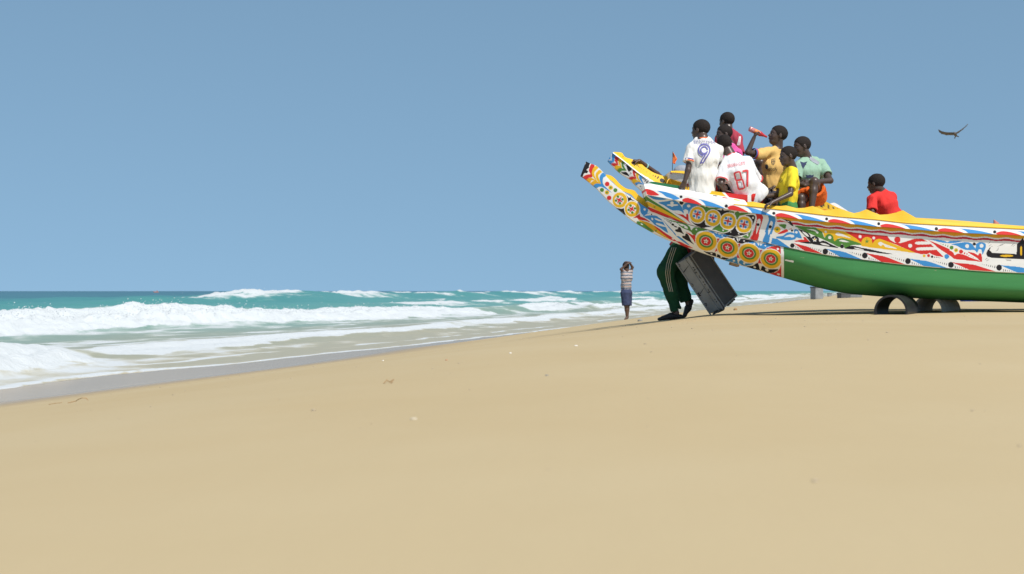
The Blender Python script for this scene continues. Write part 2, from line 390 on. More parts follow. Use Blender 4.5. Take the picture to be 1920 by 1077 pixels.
# ------------------------------------------------------------------ painted patterns of the boats
WHT = (0.82, 0.81, 0.79); YEL = (0.80, 0.47, 0.022); ORA = (0.76, 0.40, 0.02); RED = (0.64, 0.030, 0.028); BLU = (0.050, 0.27, 0.62)
GRN = (0.085, 0.24, 0.045); BLK = (0.012, 0.011, 0.016); HUL = (0.050, 0.225, 0.070); DKG = (0.03, 0.17, 0.07)

def reg(x0, y0, k):
    return lambda pts: [(x0 + x * k, y0 + y * k) for x, y in pts]
Ra = reg(1080, 280, 0.13); Rb = reg(1200, 335, 0.083565); Rc = reg(1340, 350, 0.083565); Rd = reg(1200, 400, 0.083565)
Re = reg(1340, 420, 0.10211); Rf = reg(1460, 380, 0.111386); Rg = reg(1620, 390, 0.111421); Rh = reg(1760, 400, 0.111421)
R7 = reg(1130, 270, 0.09375)

def catmull(pts, n=5):
    p = np.asarray(pts, float); N_ = len(p)
    return np.array([_cr(p[i - 1], p[i], p[(i + 1) % N_], p[(i + 2) % N_], t) for i in range(N_) for t in np.linspace(0, 1, n, endpoint=False)])
def _cr(p0, p1, p2, p3, t, k=0.42):
    m1 = (p2 - p0) * k; m2 = (p3 - p1) * k
    t2 = t * t; t3 = t2 * t
    return (2 * t3 - 3 * t2 + 1) * p1 + (t3 - 2 * t2 + t) * m1 + (-2 * t3 + 3 * t2) * p2 + (t3 - t2) * m2

class Paint:
    def __init__(s, base): s.base = base; s.items = []
    def poly(s, col, pts, smooth=True):
        q = catmull(pts) if smooth else np.asarray(pts, float); s.items.append((col, q)); return s
    def ell(s, col, R, x, y, rx, ry=None, rot=0):
        ry = rx if ry is None else ry
        t = np.linspace(0, 2 * np.pi, 28, endpoint=False); cr, sr = math.cos(math.radians(rot)), math.sin(math.radians(rot))
        q = [(x + rx * math.cos(a) * cr - ry * math.sin(a) * sr, y + rx * math.cos(a) * sr + ry * math.sin(a) * cr) for a in t]
        s.items.append((col, np.asarray(R(q)))); return s
    def star(s, col, R, x, y, r, n=5, inner=0.4, rot=0):
        q = []
        for i in range(2 * n):
            a = math.radians(rot) + math.pi * i / n - math.pi / 2; rr = r if i % 2 == 0 else r * inner
            q.append((x + rr * math.cos(a), y + rr * math.sin(a)))
        s.items.append((col, np.asarray(R(q)))); return s
    def eval(s, px, py):
        C = np.empty((len(px), 3), np.float32); C[:] = s.base(px, py) if callable(s.base) else s.base
        for col, q in s.items:
            x0, y0 = q.min(0); x1, y1 = q.max(0)
            idx = np.nonzero((px >= x0) & (px <= x1) & (py >= y0) & (py <= y1))[0]
            if not len(idx): continue
            x = px[idx]; y = py[idx]; ins = np.zeros(len(idx), bool)
            for k in range(len(q)):
                ax, ay = q[k - 1]; bx, by = q[k]
                if ay == by: continue
                ins ^= ((ay > y) != (by > y)) & (x < (bx - ax) * (y - ay) / (by - ay) + ax)
            C[idx[ins]] = col
        return C
ID = lambda p: p

# --- lower hull and bow spur of the near boat
pa = Paint(WHT)
p = lambda col, R, pts, sm=True: pa.poly(col, R(pts), sm)
p(BLK, Ra, [(148, 160), (205, 208), (185, 250), (195, 262), (150, 300), (178, 320), (160, 347), (120, 345), (95, 398), (50, 385), (70, 300), (100, 240), (135, 215)], False)
p(RED, Ra, [(225, 210), (272, 238), (240, 300), (232, 402), (212, 365), (185, 310), (195, 260)])
p(RED, Ra, [(100, 405), (150, 370), (230, 362), (236, 402), (185, 415), (150, 445)])
p(YEL, Ra, [(285, 238), (328, 262), (272, 325), (265, 370), (300, 458), (245, 400), (228, 350), (240, 290)])
p(YEL, Ra, [(335, 300), (378, 330), (330, 365), (322, 400), (355, 470), (378, 512), (310, 460), (285, 400), (285, 350)])
p(ORA, Ra, [(155, 445), (210, 410), (300, 455), (312, 462), (230, 450), (205, 482)])
p(ORA, Ra, [(210, 492), (250, 458), (300, 462), (378, 512), (300, 500), (250, 525)])
p(BLU, Ra, [(385, 340), (445, 365), (415, 400), (390, 420), (395, 510), (515, 630), (400, 545), (360, 500), (340, 420), (350, 380)])
p(BLU, Ra, [(250, 525), (300, 495), (380, 510), (430, 550), (515, 630), (390, 552), (330, 545), (295, 566)])
for col, x, y, r in ((RED, 450, 503, 34), (YEL, 500, 555, 33), (GRN, 568, 592, 30), (GRN, 375, 588, 30), (YEL, 447, 625, 32), (RED, 478, 703, 33)):
    pa.ell(col, Ra, x, y, r)
pa.star(GRN, Ra, 500, 555, 25); pa.star(GRN, Ra, 447, 625, 25)
p(BLK, Ra, [(712, 640), (760, 700), (790, 690), (800, 720), (880, 765), (790, 738), (745, 760), (742, 700)])
p(BLK, Ra, [(585, 842), (650, 860), (705, 850), (708, 900), (740, 960), (790, 990), (700, 935), (672, 905), (640, 890)])
for (x, y, dots) in ((632, 735, ((605, 685), (670, 725), (633, 780), (578, 742))), (810, 865, ((787, 815), (850, 855), (811, 915), (760, 875)))):
    pa.ell(WHT, Ra, x, y, 117, 121); pa.ell(YEL, Ra, x, y, 106, 111); pa.ell(WHT, Ra, x - 8, y, 67)
    pa.star(RED, Ra, x - 7, y, 66, 4, 0.30, 32)
    for d in dots: pa.ell(GRN, Ra, *d, 19)
p(BLU, Ra, [(895, 762), (1000, 830), (1042, 880), (1020, 932), (960, 948), (930, 900), (925, 830)]); pa.ell(WHT, Ra, 990, 870, 17)
p(RED, Ra, [(825, 992), (900, 945), (920, 935), (930, 970), (1000, 1000), (1070, 1052), (960, 1012), (880, 992)])
pa.ell(BLK, Rd, 258, 28, 15)
p(BLU, Rd, [(60, 60), (110, 20), (190, 0), (240, -10), (140, 30), (90, 70)])
p(BLU, Rd, [(90, 75), (200, 50), (350, 55), (440, 110), (500, 165), (630, 440), (450, 330), (330, 260), (230, 160)])
p(WHT, Rd, [(330, 112), (400, 130), (480, 165), (520, 190), (430, 180), (340, 140)]); p(WHT, Rd, [(360, 220), (440, 232), (545, 275), (570, 310), (470, 290), (365, 250)])
pa.ell(WHT, Rd, 275, 130, 20, 32, -20)
p(BLU, Rd, [(515, 158), (620, 268), (720, 378), (800, 470), (812, 512), (870, 518), (960, 580), (1110, 715), (1060, 702), (930, 612), (808, 515), (740, 432), (640, 322)])
p(RED, Rd, [(-40, 85), (60, 92), (140, 138), (220, 203), (120, 168), (-40, 140)])
p(ORA, Rd, [(-40, 150), (180, 208), (330, 290), (420, 390), (640, 560), (720, 610), (560, 545), (330, 412), (150, 292)])
pa.star(GRN, Rd, 360, 390, 46, 5, 0.3)
p(GRN, Rd, [(-60, 180), (60, 213), (180, 300), (320, 415), (200, 395), (-60, 262)]); pa.ell(WHT, Rd, 40, 250, 28, 13, 25)
p(RED, Rd, [(305, 275), (420, 340), (560, 440), (700, 530), (825, 635), (700, 602), (560, 502), (400, 372)]); pa.ell(WHT, Rd, 738, 578, 24, 14, 25)
p(RED, Rd, [(815, 640), (900, 640), (1000, 690), (1190, 785), (1000, 745)])
p(BLK, Rd, [(985, 475), (900, 432), (830, 422), (788, 392), (800, 365), (850, 358), (850, 325), (880, 308), (915, 330), (935, 380), (960, 430)])
p(BLK, Rd, [(1215, 705), (1110, 642), (1000, 582), (948, 540), (950, 508), (1010, 508), (1020, 470), (1045, 452), (1082, 480), (1120, 560), (1160, 640)])
for x, y, r1, r2 in ((560, 135, 9, 6), (600, 158, 10, 8), (628, 180, 9, 14), (655, 198, 9, 20), (690, 215, 11, 26), (735, 255, 34, 24), (795, 300, 44, 13)):
    pa.ell(BLK, Rd, x, y, r1, r2, 25)
p(GRN, Rd, [(510, 100), (700, 162), (900, 203), (1040, 248), (1120, 310), (1150, 382), (1200, 330), (1260, 318), (1520, 368), (1330, 412), (1260, 472), (1248, 505), (1180, 472), (1160, 440), (1100, 392), (990, 352), (900, 292), (820, 217), (700, 182)])
pa.ell(WHT, Rd, 1262, 368, 18, 20)
p(WHT, Rd, [(845, 222), (980, 258), (1062, 310), (1068, 350), (1000, 330), (990, 288), (940, 292)])
p(RED, Rd, [(1025, 422), (1100, 450), (1180, 492), (1230, 482), (1245, 560), (1240, 670), (1200, 602), (1110, 492)])
# gap ornaments of the lower medallion row
p(BLU, Rd, [(1400, 400), (1520, 393), (1640, 408), (1720, 462), (1745, 425), (1765, 480), (1810, 480), (1810, 515), (1700, 535), (1650, 502), (1560, 422)]); pa.ell(WHT, Rd, 1660, 458, 17)
p(BLK, Rd, [(1395, 826), (1500, 868), (1640, 880), (1700, 900), (1715, 985), (1740, 918), (1810, 960), (1810, 1006), (1600, 945), (1480, 892)]); pa.ell(WHT, Rd, 1610, 910, 30, 15, 25)
p(BLU, Re, [(-10, 165), (40, 190), (60, 150), (75, 205), (130, 190), (285, 208), (180, 238), (110, 268), (50, 242), (-10, 240)]); pa.ell(WHT, Re, 140, 218, 13)
p(RED, Re, [(15, 258), (50, 275), (95, 262), (70, 312), (45, 358), (30, 302)]); p(RED, Re, [(45, 432), (72, 520), (40, 500), (2, 515)])
p(BLK, Re, [(-60, 562), (0, 545), (40, 605), (60, 560), (110, 600), (250, 635), (180, 658), (90, 632), (40, 600), (0, 588)]); pa.ell(WHT, Re, 120, 612, 17, 12, 20)
p(BLK, Re, [(170, 240), (300, 230), (380, 250), (415, 300), (430, 335), (437, 240), (447, 312), (480, 278), (560, 283), (750, 320), (560, 347), (500, 367), (440, 352), (380, 332), (330, 272)]); pa.ell(WHT, Re, 352, 275, 19, 14, 20); pa.ell(WHT, Re, 540, 315, 15, 12)
p(RED, Re, [(388, 345), (430, 368), (472, 362), (460, 402), (433, 480), (410, 412)]); p(RED, Re, [(433, 530), (470, 602), (480, 645), (440, 628), (395, 622), (410, 592)])
p(BLU, Re, [(180, 668), (330, 630), (400, 598), (420, 682), (435, 748), (450, 690), (500, 660), (560, 722), (715, 730), (600, 770), (520, 768), (450, 728), (420, 742), (330, 708)]); pa.ell(WHT, Re, 355, 680, 20, 16); pa.ell(WHT, Re, 540, 728, 22, 16, 20)
p(BLU, Re, [(580, 355), (700, 328), (770, 348), (812, 402), (825, 322), (842, 402), (890, 363), (1000, 358), (1130, 387), (980, 428), (900, 470), (820, 442), (760, 432), (700, 372)]); pa.ell(WHT, Re, 728, 372, 18); pa.ell(WHT, Re, 930, 400, 15)
p(RED, Re, [(788, 460), (830, 482), (875, 476), (850, 522), (830, 570), (810, 522)]); p(RED, Re, [(830, 628), (870, 710), (885, 745), (835, 725), (795, 725)])
p(BLK, Re, [(580, 785), (700, 770), (780, 715), (812, 762), (840, 872), (862, 782), (900, 780), (980, 832), (1170, 835), (1080, 895), (960, 902), (880, 860), (842, 850), (760, 842)]); pa.ell(WHT, Re, 735, 795, 22, 17, 25); pa.ell(WHT, Re, 960, 848, 32, 22, 30)
p(RED, Re, [(950, 458), (1060, 413), (1160, 407), (1222, 450), (1228, 630), (1180, 542), (1090, 472)]); pa.ell(WHT, Re, 1160, 463, 21)
p(RED, Re, [(1020, 915), (1120, 892), (1190, 832), (1222, 760), (1248, 962), (1200, 975)]); pa.ell(WHT, Re, 1170, 925, 27, 16, 20)
for (R, x, y, k) in ((Rd, 1487, 630, 1.222), (Re, 240, 436, 1.0), (Re, 635, 540, 1.0), (Re, 1037, 643, 1.0)):
    pa.ell(WHT, R, x, y, 208 * k, 186 * k, 22); pa.ell(YEL, R, x, y, 195 * k, 174 * k, 22)
    pa.ell(GRN, R, x - 4, y, 136 * k, 116 * k, 25); pa.ell(WHT, R, x - 5, y, 100 * k, 85 * k, 22); pa.ell(RED, R, x - 5, y, 92 * k, 79 * k, 22)
    pa.star(WHT, R, x - 6, y, 52 * k, 5, 0.42, 10); pa.ell(GRN, R, x - 6, y + 2, 13 * k, 13 * k)
# green bottom paint behind the ornament
pa.poly(WHT, [(1464, 455), (1471, 455), (1471, 530), (1465, 530)], False)
pa.poly(HUL, [(1469.3, 440), (3000, 440), (3000, 640), (1470.3, 640)], False)
pa.poly(WHT, [(1472, 487), (1480, 488), (1488, 489.5), (1487, 492.5), (1480, 491), (1472, 489.2)], True)

# --- middle strake
CLOW = [(1205, 364), (1213, 365.5), (1242, 370.8), (1282, 378.3), (1317, 384.7), (1350, 389.7), (1404, 398.5), (1448.6, 405), (1490, 409.8), (1548, 416), (1605, 421), (1640, 424.6), (1698, 429), (1755, 433.5), (1800, 436.5), (1920, 442), (2200, 452), (2500, 446), (2750, 428)]
BLOW = [(1215, 394), (1221, 396.8), (1250, 407), (1283.6, 418.6), (1308.6, 425), (1325, 429.7), (1358.4, 438.4), (1391, 445.5), (1421.7, 451.6), (1452, 459), (1481, 465), (1524, 473), (1571, 481), (1640, 489.5), (1698, 496), (1780, 503.2), (1871, 509.7), (1920, 511.6), (2200, 520), (2500, 510), (2750, 486)]
def strake_base(px, py):
    C = np.empty((len(px), 3), np.float32); C[:] = WHT
    t = py - interp(px, CLOW)
    w = 1.1 * np.sin((px - 1468) * 2 * np.pi / 39.5 + 0.8)
    k = px > 1456
    C[k & (t < 6.2 + w)] = ORA
    C[k & (t >= 8.6 + w) & (t < 12.2 + 0.5 * w)] = (0.52, 0.02, 0.05)
    return C
pb = Paint(strake_base)
p = lambda col, R, pts, sm=True: pb.poly(col, R(pts), sm)
p(GRN, Rb, [(120, 380), (200, 438), (480, 618), (640, 718), (830, 850), (1010, 968), (980, 967), (800, 852), (600, 742), (430, 642), (150, 490)], False)
p(YEL, Rb, [(150, 505), (430, 640), (600, 742), (800, 852), (1000, 970), (1100, 1024), (900, 952), (600, 812), (400, 722), (160, 610)], False)
p(RED, Rb, [(180, 630), (400, 722), (620, 817), (900, 947), (1070, 1014), (900, 974), (700, 894), (500, 834), (330, 774), (210, 720)], False)
pb.star(GRN, Rb, 325, 640, 36, 5, 0.3)
p(BLU, Rb, [(170, 366), (420, 400), (470, 430), (690, 432), (790, 472), (620, 462), (520, 482), (330, 472), (230, 422)])
p(BLU, Rb, [(412, 540), (600, 510), (740, 488), (830, 518), (900, 590), (950, 660), (988, 790), (930, 742), (860, 717), (740, 717), (640, 672), (540, 602)])
pb.ell(WHT, Rb, 718, 548, 38, 32); pb.ell(WHT, Rb, 730, 597, 130, 21); pb.ell(WHT, Rb, 718, 615, 30, 20)
p(BLU, Rb, [(955, 655), (965, 600), (1040, 543), (1200, 558), (1320, 590), (1180, 662), (1120, 742), (1092, 800), (1075, 717), (1010, 692), (980, 722)]); pb.ell(WHT, Rb, 1092, 617, 37, 32)
pb.ell(BLK, Rb, 930, 545, 46)
p(RED, Rb, [(770, 762), (860, 800), (960, 808), (1030, 862), (1033, 810), (1065, 788), (1087, 830), (1092, 940), (1170, 1040), (1010, 902)])
p(GRN, Rb, [(1280, 612), (1400, 608), (1470, 640), (1500, 625), (1530, 650), (1600, 655), (1810, 660), (1700, 692), (1600, 692), (1520, 752), (1490, 805), (1460, 752), (1420, 682)])
p(BLK, Rb, [(1140, 935), (1220, 1002), (1330, 1012), (1400, 972), (1440, 870), (1457, 982), (1480, 1042), (1560, 1062), (1660, 1085), (1500, 1092), (1420, 1110), (1280, 1066), (1190, 1004)])
p(BLK, Rc, [(-10, 508), (100, 523), (150, 540), (175, 495), (212, 540), (280, 533), (380, 545), (280, 582), (200, 622), (150, 690), (120, 602), (60, 542)])
p(GRN, Rc, [(100, 790), (130, 882), (200, 952), (315, 990), (200, 1036), (100, 1010), (30, 980), (-60, 966), (40, 882)]); pb.ell(WHT, Rc, 190, 985, 19)
p(GRN, Rc, [(270, 590), (400, 553), (460, 580), (520, 555), (560, 590), (640, 588), (805, 600), (640, 642), (560, 662), (500, 750), (470, 652), (400, 592)]); pb.ell(WHT, Rc, 440, 597, 12, 17)
p(BLK, Rc, [(190, 1066), (330, 1012), (430, 932), (462, 850), (482, 962), (560, 1042), (775, 1030), (640, 1090), (480, 1112), (400, 1098)]); pb.ell(WHT, Rc, 360, 1022, 16, 10, -30); pb.ell(WHT, Rc, 540, 1064, 20, 10, 30)
p(BLK, Rc, [(690, 650), (860, 638), (912, 690), (882, 802), (850, 862), (842, 762), (780, 682)]); pb.ell(WHT, Rc, 862, 703, 23)
p(GRN, Re, [(682, 70), (672, 152), (632, 252), (590, 264), (505, 236), (600, 192), (650, 142)]); pb.ell(WHT, Re, 605, 212, 17)
for (x, y, ds) in ((1290, 815, ((1243, 738), (1340, 762), (1213, 843), (1320, 875))), (1635, 890, ((1585, 828), (1695, 852), (1563, 935), (1662, 962)))):
    pb.ell(WHT, Rb, x, y, 188, 196); pb.ell(YEL, Rb, x, y, 172, 181); pb.ell(WHT, Rb, x - 3, y - 10, 108, 110); pb.star(RED, Rb, x - 4, y - 10, 112, 4, 0.26, 12)
    for d in ds: pb.ell(BLU, Rb, *d, 31)
for (x, y, ds) in ((303, 780, ((255, 710), (360, 725), (235, 822), (343, 845))), (660, 856, ((605, 778), (723, 797), (585, 890), (690, 912)))):
    pb.ell(WHT, Rc, x, y, 188, 196); pb.ell(YEL, Rc, x, y, 172, 181); pb.ell(WHT, Rc, x - 3, y - 4, 108, 110); pb.star(RED, Rc, x - 4, y - 4, 112, 4, 0.26, 12)
    for d in ds: pb.ell(BLU, Rc, *d, 31)
pb.poly(RED, Rc([(925, 600), (1050, 628), (1087, 690), (1072, 770), (1022, 930), (992, 1077)]) + Re([(818, 200), (780, 306), (655, 275), (690, 200), (722, 100)]) + Rc([(882, 1000), (932, 800), (942, 700)]))
p(WHT, Rc, [(985, 728), (1027, 742), (1025, 850), (962, 1000), (930, 1075), (940, 900), (950, 780)]); pb.ell(BLK, Rc, 972, 855, 33)
pb.poly(BLU, Rc([(1200, 655), (1330, 668), (1367, 730), (1352, 850), (1290, 1040), (1272, 1077)]) + Re([(1020, 200), (990, 348), (880, 325), (932, 180)]) + Rc([(1132, 1000), (1182, 850), (1217, 740)]))
p(WHT, Rc, [(1260, 778), (1302, 800), (1290, 900), (1230, 1050), (1200, 1085), (1215, 900)]); pb.ell(BLK, Rc, 1245, 905, 37)
pb.ell(YEL, Rc, 1405, 970, 74); pb.star(GRN, Rc, 1402, 965, 52, 5, 0.32)
p(WHT, Rc, [(1388, 790), (1420, 740), (1490, 722), (1560, 745), (1640, 800), (1720, 850), (1560, 840), (1420, 830)])
p(GRN, Rc, [(1435, 855), (1590, 848), (1602, 900), (1580, 948), (1520, 922)])
p(RED, Rc, [(1390, 780), (1450, 755), (1550, 780), (1640, 808), (1540, 800), (1420, 795)]); p(RED, Rc, [(1410, 1064), (1540, 980), (1620, 963), (1645, 1010), (1520, 1057)]); p(RED, Rc, [(1660, 965), (1740, 930), (1700, 962)])
pb.ell(BLK, Rc, 1735, 990, 25)
p(BLK, Rc, [(1490, 722), (1620, 748), (1705, 780), (1770, 885), (1715, 872), (1640, 802), (1560, 747)]); pb.ell(WHT, Rc, 1655, 785, 26, 10, 25)
p(BLU, Rf, [(-30, 575), (70, 560), (140, 508), (220, 503), (265, 520), (255, 480), (275, 448), (320, 458), (352, 510), (390, 605), (300, 592), (270, 622), (150, 638), (-30, 602)]); pb.ell(WHT, Rf, 300, 502, 21)
p(WHT, Rf, [(95, 582), (180, 540), (252, 550), (257, 582), (215, 592), (190, 577)])
p(RED, Rf, [(262, 652), (380, 625), (430, 630), (413, 588), (447, 583), (482, 620), (515, 668), (400, 672)])
p(BLK, Rf, [(150, 330), (210, 340), (250, 395), (300, 428), (400, 468), (480, 498), (530, 548), (545, 600), (560, 580), (620, 563), (672, 600), (687, 660), (740, 643), (800, 658), (870, 698), (1010, 764), (850, 748), (640, 713), (560, 693), (480, 602), (380, 502), (310, 432), (200, 372)])
pb.star(WHT, Rf, 607, 628, 46, 5, 0.45); pb.ell(YEL, Rf, 607, 622, 14)
p(WHT, Rf, [(705, 690), (760, 683), (865, 727), (760, 717)]); p(WHT, Rf, [(395, 487), (470, 518), (512, 572), (480, 572), (430, 532)])
p(BLK, Rf, [(360, 672), (510, 660), (600, 692), (480, 694)])
p(GRN, Rf, [(262, 392), (450, 408), (640, 428), (722, 480), (770, 592), (800, 545), (860, 528), (922, 570), (937, 652), (980, 620), (1060, 603), (1200, 628), (1440, 712), (1250, 717), (1150, 752), (1110, 775), (1100, 730), (1060, 698), (1018, 752), (900, 692), (700, 602), (480, 502)])
pb.ell(WHT, Rf, 860, 590, 27); p(WHT, Rf, [(475, 447), (600, 458), (672, 500), (650, 522), (600, 482)]); p(WHT, Rf, [(1012, 642), (1080, 628), (1190, 668), (1080, 662)])
p(YEL, Rf, [(640, 432), (900, 458), (1100, 488), (1200, 540), (1300, 600), (1390, 672), (1400, 640), (1450, 588), (1510, 578), (1560, 620), (1640, 690), (1660, 770), (1500, 737), (1300, 662), (1100, 607), (1000, 607), (937, 652), (912, 562), (850, 527), (800, 552), (770, 585), (740, 502)])
pb.ell(WHT, Rf, 792, 495, 19); p(WHT, Rf, [(955, 532), (1000, 508), (1100, 543), (1220, 602), (1100, 577), (990, 557)])
p(BLK, Rf, [(1122, 775), (1200, 733), (1300, 738), (1450, 778), (1640, 818), (1500, 813), (1300, 793)]); p(BLK, Rg, [(-20, 678), (100, 698), (300, 743), (480, 777), (300, 769), (-20, 716)]); p(WHT, Rf, [(1265, 763), (1330, 768), (1440, 798), (1330, 792)])
pb.ell(BLK, Rf, 1067, 740, 33)
pb.poly(RED, Rf([(1110, 486), (1400, 518), (1600, 540)]) + Rg([(390, 473), (440, 540), (520, 587), (620, 592), (720, 562), (850, 520), (970, 518), (1085, 572), (1120, 605), (1345, 830), (1200, 808), (1140, 782), (1105, 758), (1060, 782), (950, 778), (830, 748), (550, 622), (300, 532), (220, 542), (140, 605), (130, 530), (90, 498)]) + Rf([(1450, 588), (1400, 640), (1390, 675), (1300, 602), (1200, 542)]), False)
p(WHT, Rg, [(1082, 570), (900, 570), (858, 588), (870, 610), (940, 618), (1115, 610)]); p(WHT, Rg, [(1170, 662), (920, 668), (872, 690), (890, 712), (960, 716), (1215, 704)])
pb.ell(WHT, Rf, 1370, 575, 27); pb.ell(WHT, Rg, 165, 508, 23); pb.ell(WHT, Rg, 777, 638, 33); pb.ell(RED, Rg, 562, 537, 53)
p(YEL, Rg, [(140, 602), (190, 543), (270, 523), (400, 568), (600, 648), (860, 757), (600, 727), (300, 692), (-30, 645), (-30, 600), (60, 612)]); pb.ell(YEL, Rg, 50, 565, 84, 74); pb.star(GRN, Rf, 1485, 655, 50, 5, 0.3)
p(WHT, Rg, [(235, 602), (280, 573), (350, 608), (560, 687), (370, 662), (330, 622), (280, 642)])
for col, x, y, r in ((YEL, 1012, 808, 24), (RED, 1087, 803, 26), (BLK, 1146, 822, 20), (BLK, 1190, 830, 10), (BLK, 1217, 832, 8), (BLK, 1246, 836, 7), (BLK, 1276, 842, 6), (BLU, 1392, 820, 41)):
    pb.ell(col, Rg, x, y, r)
p(RED, Rg, [(1075, 540), (1200, 590), (1440, 695), (1440, 800), (1290, 692)], False)
p(RED, Rh, [(-30, 530), (150, 608), (240, 658), (270, 705), (320, 683), (420, 698), (560, 758), (730, 818), (560, 802), (280, 773), (200, 723), (-30, 570)])
p(BLU, Rh, [(-30, 452), (80, 463), (140, 490), (200, 468), (390, 468), (280, 502), (130, 504), (-30, 478)]); p(BLU, Rg, [(1095, 532), (1250, 538), (1390, 570), (1300, 574)])
p(BLU, Rh, [(210, 525), (360, 498), (480, 488), (560, 518), (618, 592), (632, 520), (700, 488), (780, 508), (797, 560), (762, 650), (735, 695), (720, 620), (680, 608), (645, 665), (600, 622), (480, 622), (380, 592), (300, 547)]); pb.ell(WHT, Rh, 480, 555, 33); pb.ell(WHT, Rh, 722, 550, 33); pb.ell(BLK, Rh, 600, 520, 27)
for col, x, y, r in ((GRN, 218, 580, 33), (YEL, 293, 625, 34), (RED, 376, 648, 35)): pb.ell(col, Rh, x, y, r)
pb.star(GRN, Rh, 293, 625, 26)
for x, y, r in ((435, 675, 20), (475, 690, 17), (508, 712, 12), (545, 730, 8), (580, 750, 7)): pb.ell(RED, Rh, x, y, max(6, r * 0.5), r, 12)
for x, y, r in ((155, 555, 20), (115, 540, 16), (75, 527, 12), (40, 515, 8)): pb.ell(GRN, Rh, x, y, 6, r, 12)
p(RED, Rh, [(490, 655), (600, 673), (660, 708), (690, 673), (722, 700), (724, 818), (640, 752)])
p(BLK, Rh, [(930, 540), (880, 570), (855, 622), (900, 667), (1310, 690), (1320, 520), (1380, 460), (1415, 405), (1432, 460), (1500, 480), (1500, 782), (900, 752), (820, 732), (798, 680), (820, 630), (865, 575)], False)
pb.ell(YEL, Rh, 1145, 718, 112, 19); pb.ell(YEL, Rh, 1388, 635, 19, 82)
for (x, y, l, r) in ((850, 500, 28, -40), (865, 540, 30, -35), (1040, 545, 60, -20), (1070, 525, 50, -20), (1005, 590, 26, -60), (985, 625, 30, -30), (1245, 530, 40, -40), (1265, 548, 30, -35), (800, 770, 26, -50), (825, 795, 30, -30), (1170, 785, 50, 3), (1190, 800, 50, 5)):
    pb.ell((0.12, 0.12, 0.13), Rh, x, y, l, 3.2, r)
# saw-tooth border above the bottom paint: black discs, red and blue teeth, ticks that shrink away from the discs
discs = [(1485.6, 460.8, 4.3), (1547.4, 471.9, 5.5), (1621.5, 479.5, 5.5), (1702.5, 490.0, 5.6), (1783.0, 497.0, 5.6), (1873.4, 502.2, 5.6), (1962, 507, 5.6), (2052, 510.5, 5.6), (2142, 513.5, 5.6), (2232, 514.5, 5.6), (2322, 512.5, 5.6), (2412, 509, 5.6)]
bl = lambda x: float(interp(x, BLOW))
pb.poly(BLU, Re([(1058, 262), (1150, 275), (1400, 450), (1030, 365)]), False)
for i, (x, y, r) in enumerate(discs):
    if i + 1 < len(discs):
        nx, ny, nr = discs[i + 1]; Lx = nx - x; col = (RED, BLU)[i % 2]
        pb.poly(col, [(x + 1.5, y - 4.8), (x + 0.42 * Lx, y - 4.8 + 0.42 * (ny - y) + 1.4), (x + 0.52 * Lx, y - 2 + 0.5 * (ny - y)), (nx - 2.5, bl(nx - 2.5) + 1), (x + 0.40 * Lx, bl(x + 0.40 * Lx) + 1)], False)
        for k in range(7):                      # upper row of ticks before the next disc
            tx = nx - nr - 2.6 - k * 3.9; s = 1 - k * 0.13; ty = ny - 1.2 - k * 0.75 - (ny - y) * k * 3.9 / Lx * 0.6
            pb.ell(BLK, ID, tx, ty, 0.75 * max(0.7, s), 2.6 * s, 12)
        for k in range(6):                      # lower row after this disc
            tx = x + r + 2.4 + k * 3.9; s = 1 - k * 0.15; b0 = bl(tx) - 2.4 - (1 - s) * -1.4
            pb.ell(BLK, ID, tx, b0 - 0.8 * s, 0.75 * max(0.7, s), 2.5 * s, -6)
    pb.ell(BLK, ID, x, y, r * 0.96, r)
# repeat of the leaf pattern on the stretch towards the stern
for q in range(5):
    x0 = 1955 + 100 * q; y0 = float(interp(x0, CLOW)) + 30
    pb.poly((BLU, RED, GRN)[q % 3], [(x0, y0), (x0 + 30, y0 - 14), (x0 + 70, y0 - 4), (x0 + 92, y0 + 12), (x0 + 40, y0 + 10)]); pb.ell(WHT, ID, x0 + 38, y0 - 2, 4); pb.ell(YEL, ID, x0 + 92, y0 - 8, 6)

# --- top strake
pc = Paint(WHT)
cl = lambda x: float(interp(x, CLOW))
pc.poly(RED, Rb([(118, 232), (200, 243), (300, 278), (430, 372), (300, 384), (165, 360), (135, 300)])); pc.poly(BLU, Rb([(390, 276), (560, 298), (740, 358), (830, 408), (890, 452), (770, 480), (690, 445), (590, 412), (500, 342)]))
cd = [(1277, 369.4, 2.7), (1361.9, 386.8, 3.1), (1450.9, 400.3, 2.9), (1550, 410.9, 2.9), (1647.6, 419.9, 3.0), (1755.6, 429.4, 3.3), (1865, 435.2, 3.1)]
for q in range(1, 8): cd.append((1865 + 108 * q, float(interp(1865 + 108 * q, CLOW)) - 5.5, 3.1))
for i, (x, y, r) in enumerate(cd):
    if i + 1 < len(cd):
        Lx = cd[i + 1][0] - x; h = 8.2 if x < 1400 else 7.0 if x < 1500 else 6.4
        f = lambda u, v: (x + u * Lx, cl(x + u * Lx) - v * h)
        pc.poly(RED, [f(0.02, 0.2), f(0.06, 0.68), f(0.14, 1.0), f(0.25, 0.88), f(0.36, 0.52), f(0.475, -0.1), f(0.35, -0.2), f(0.2, -0.2), f(0.08, -0.1)])
        pc.poly(BLU, [f(0.38, 1.18), f(0.52, 1.14), f(0.7, 0.86), f(0.85, 0.46), f(0.985, -0.05), f(0.9, -0.2), f(0.7, -0.25), f(0.57, -0.2), f(0.50, 0.55), f(0.44, 0.98)])
    pc.ell(BLK, ID, x, y, r)
for x, y, a in ((1222, 347.5, 2.2), (1227, 348.5, 2.4), (1232, 349.5, 2.4)): pc.ell((0.2, 0.2, 0.2), ID, x, y, a, 0.5, 10)
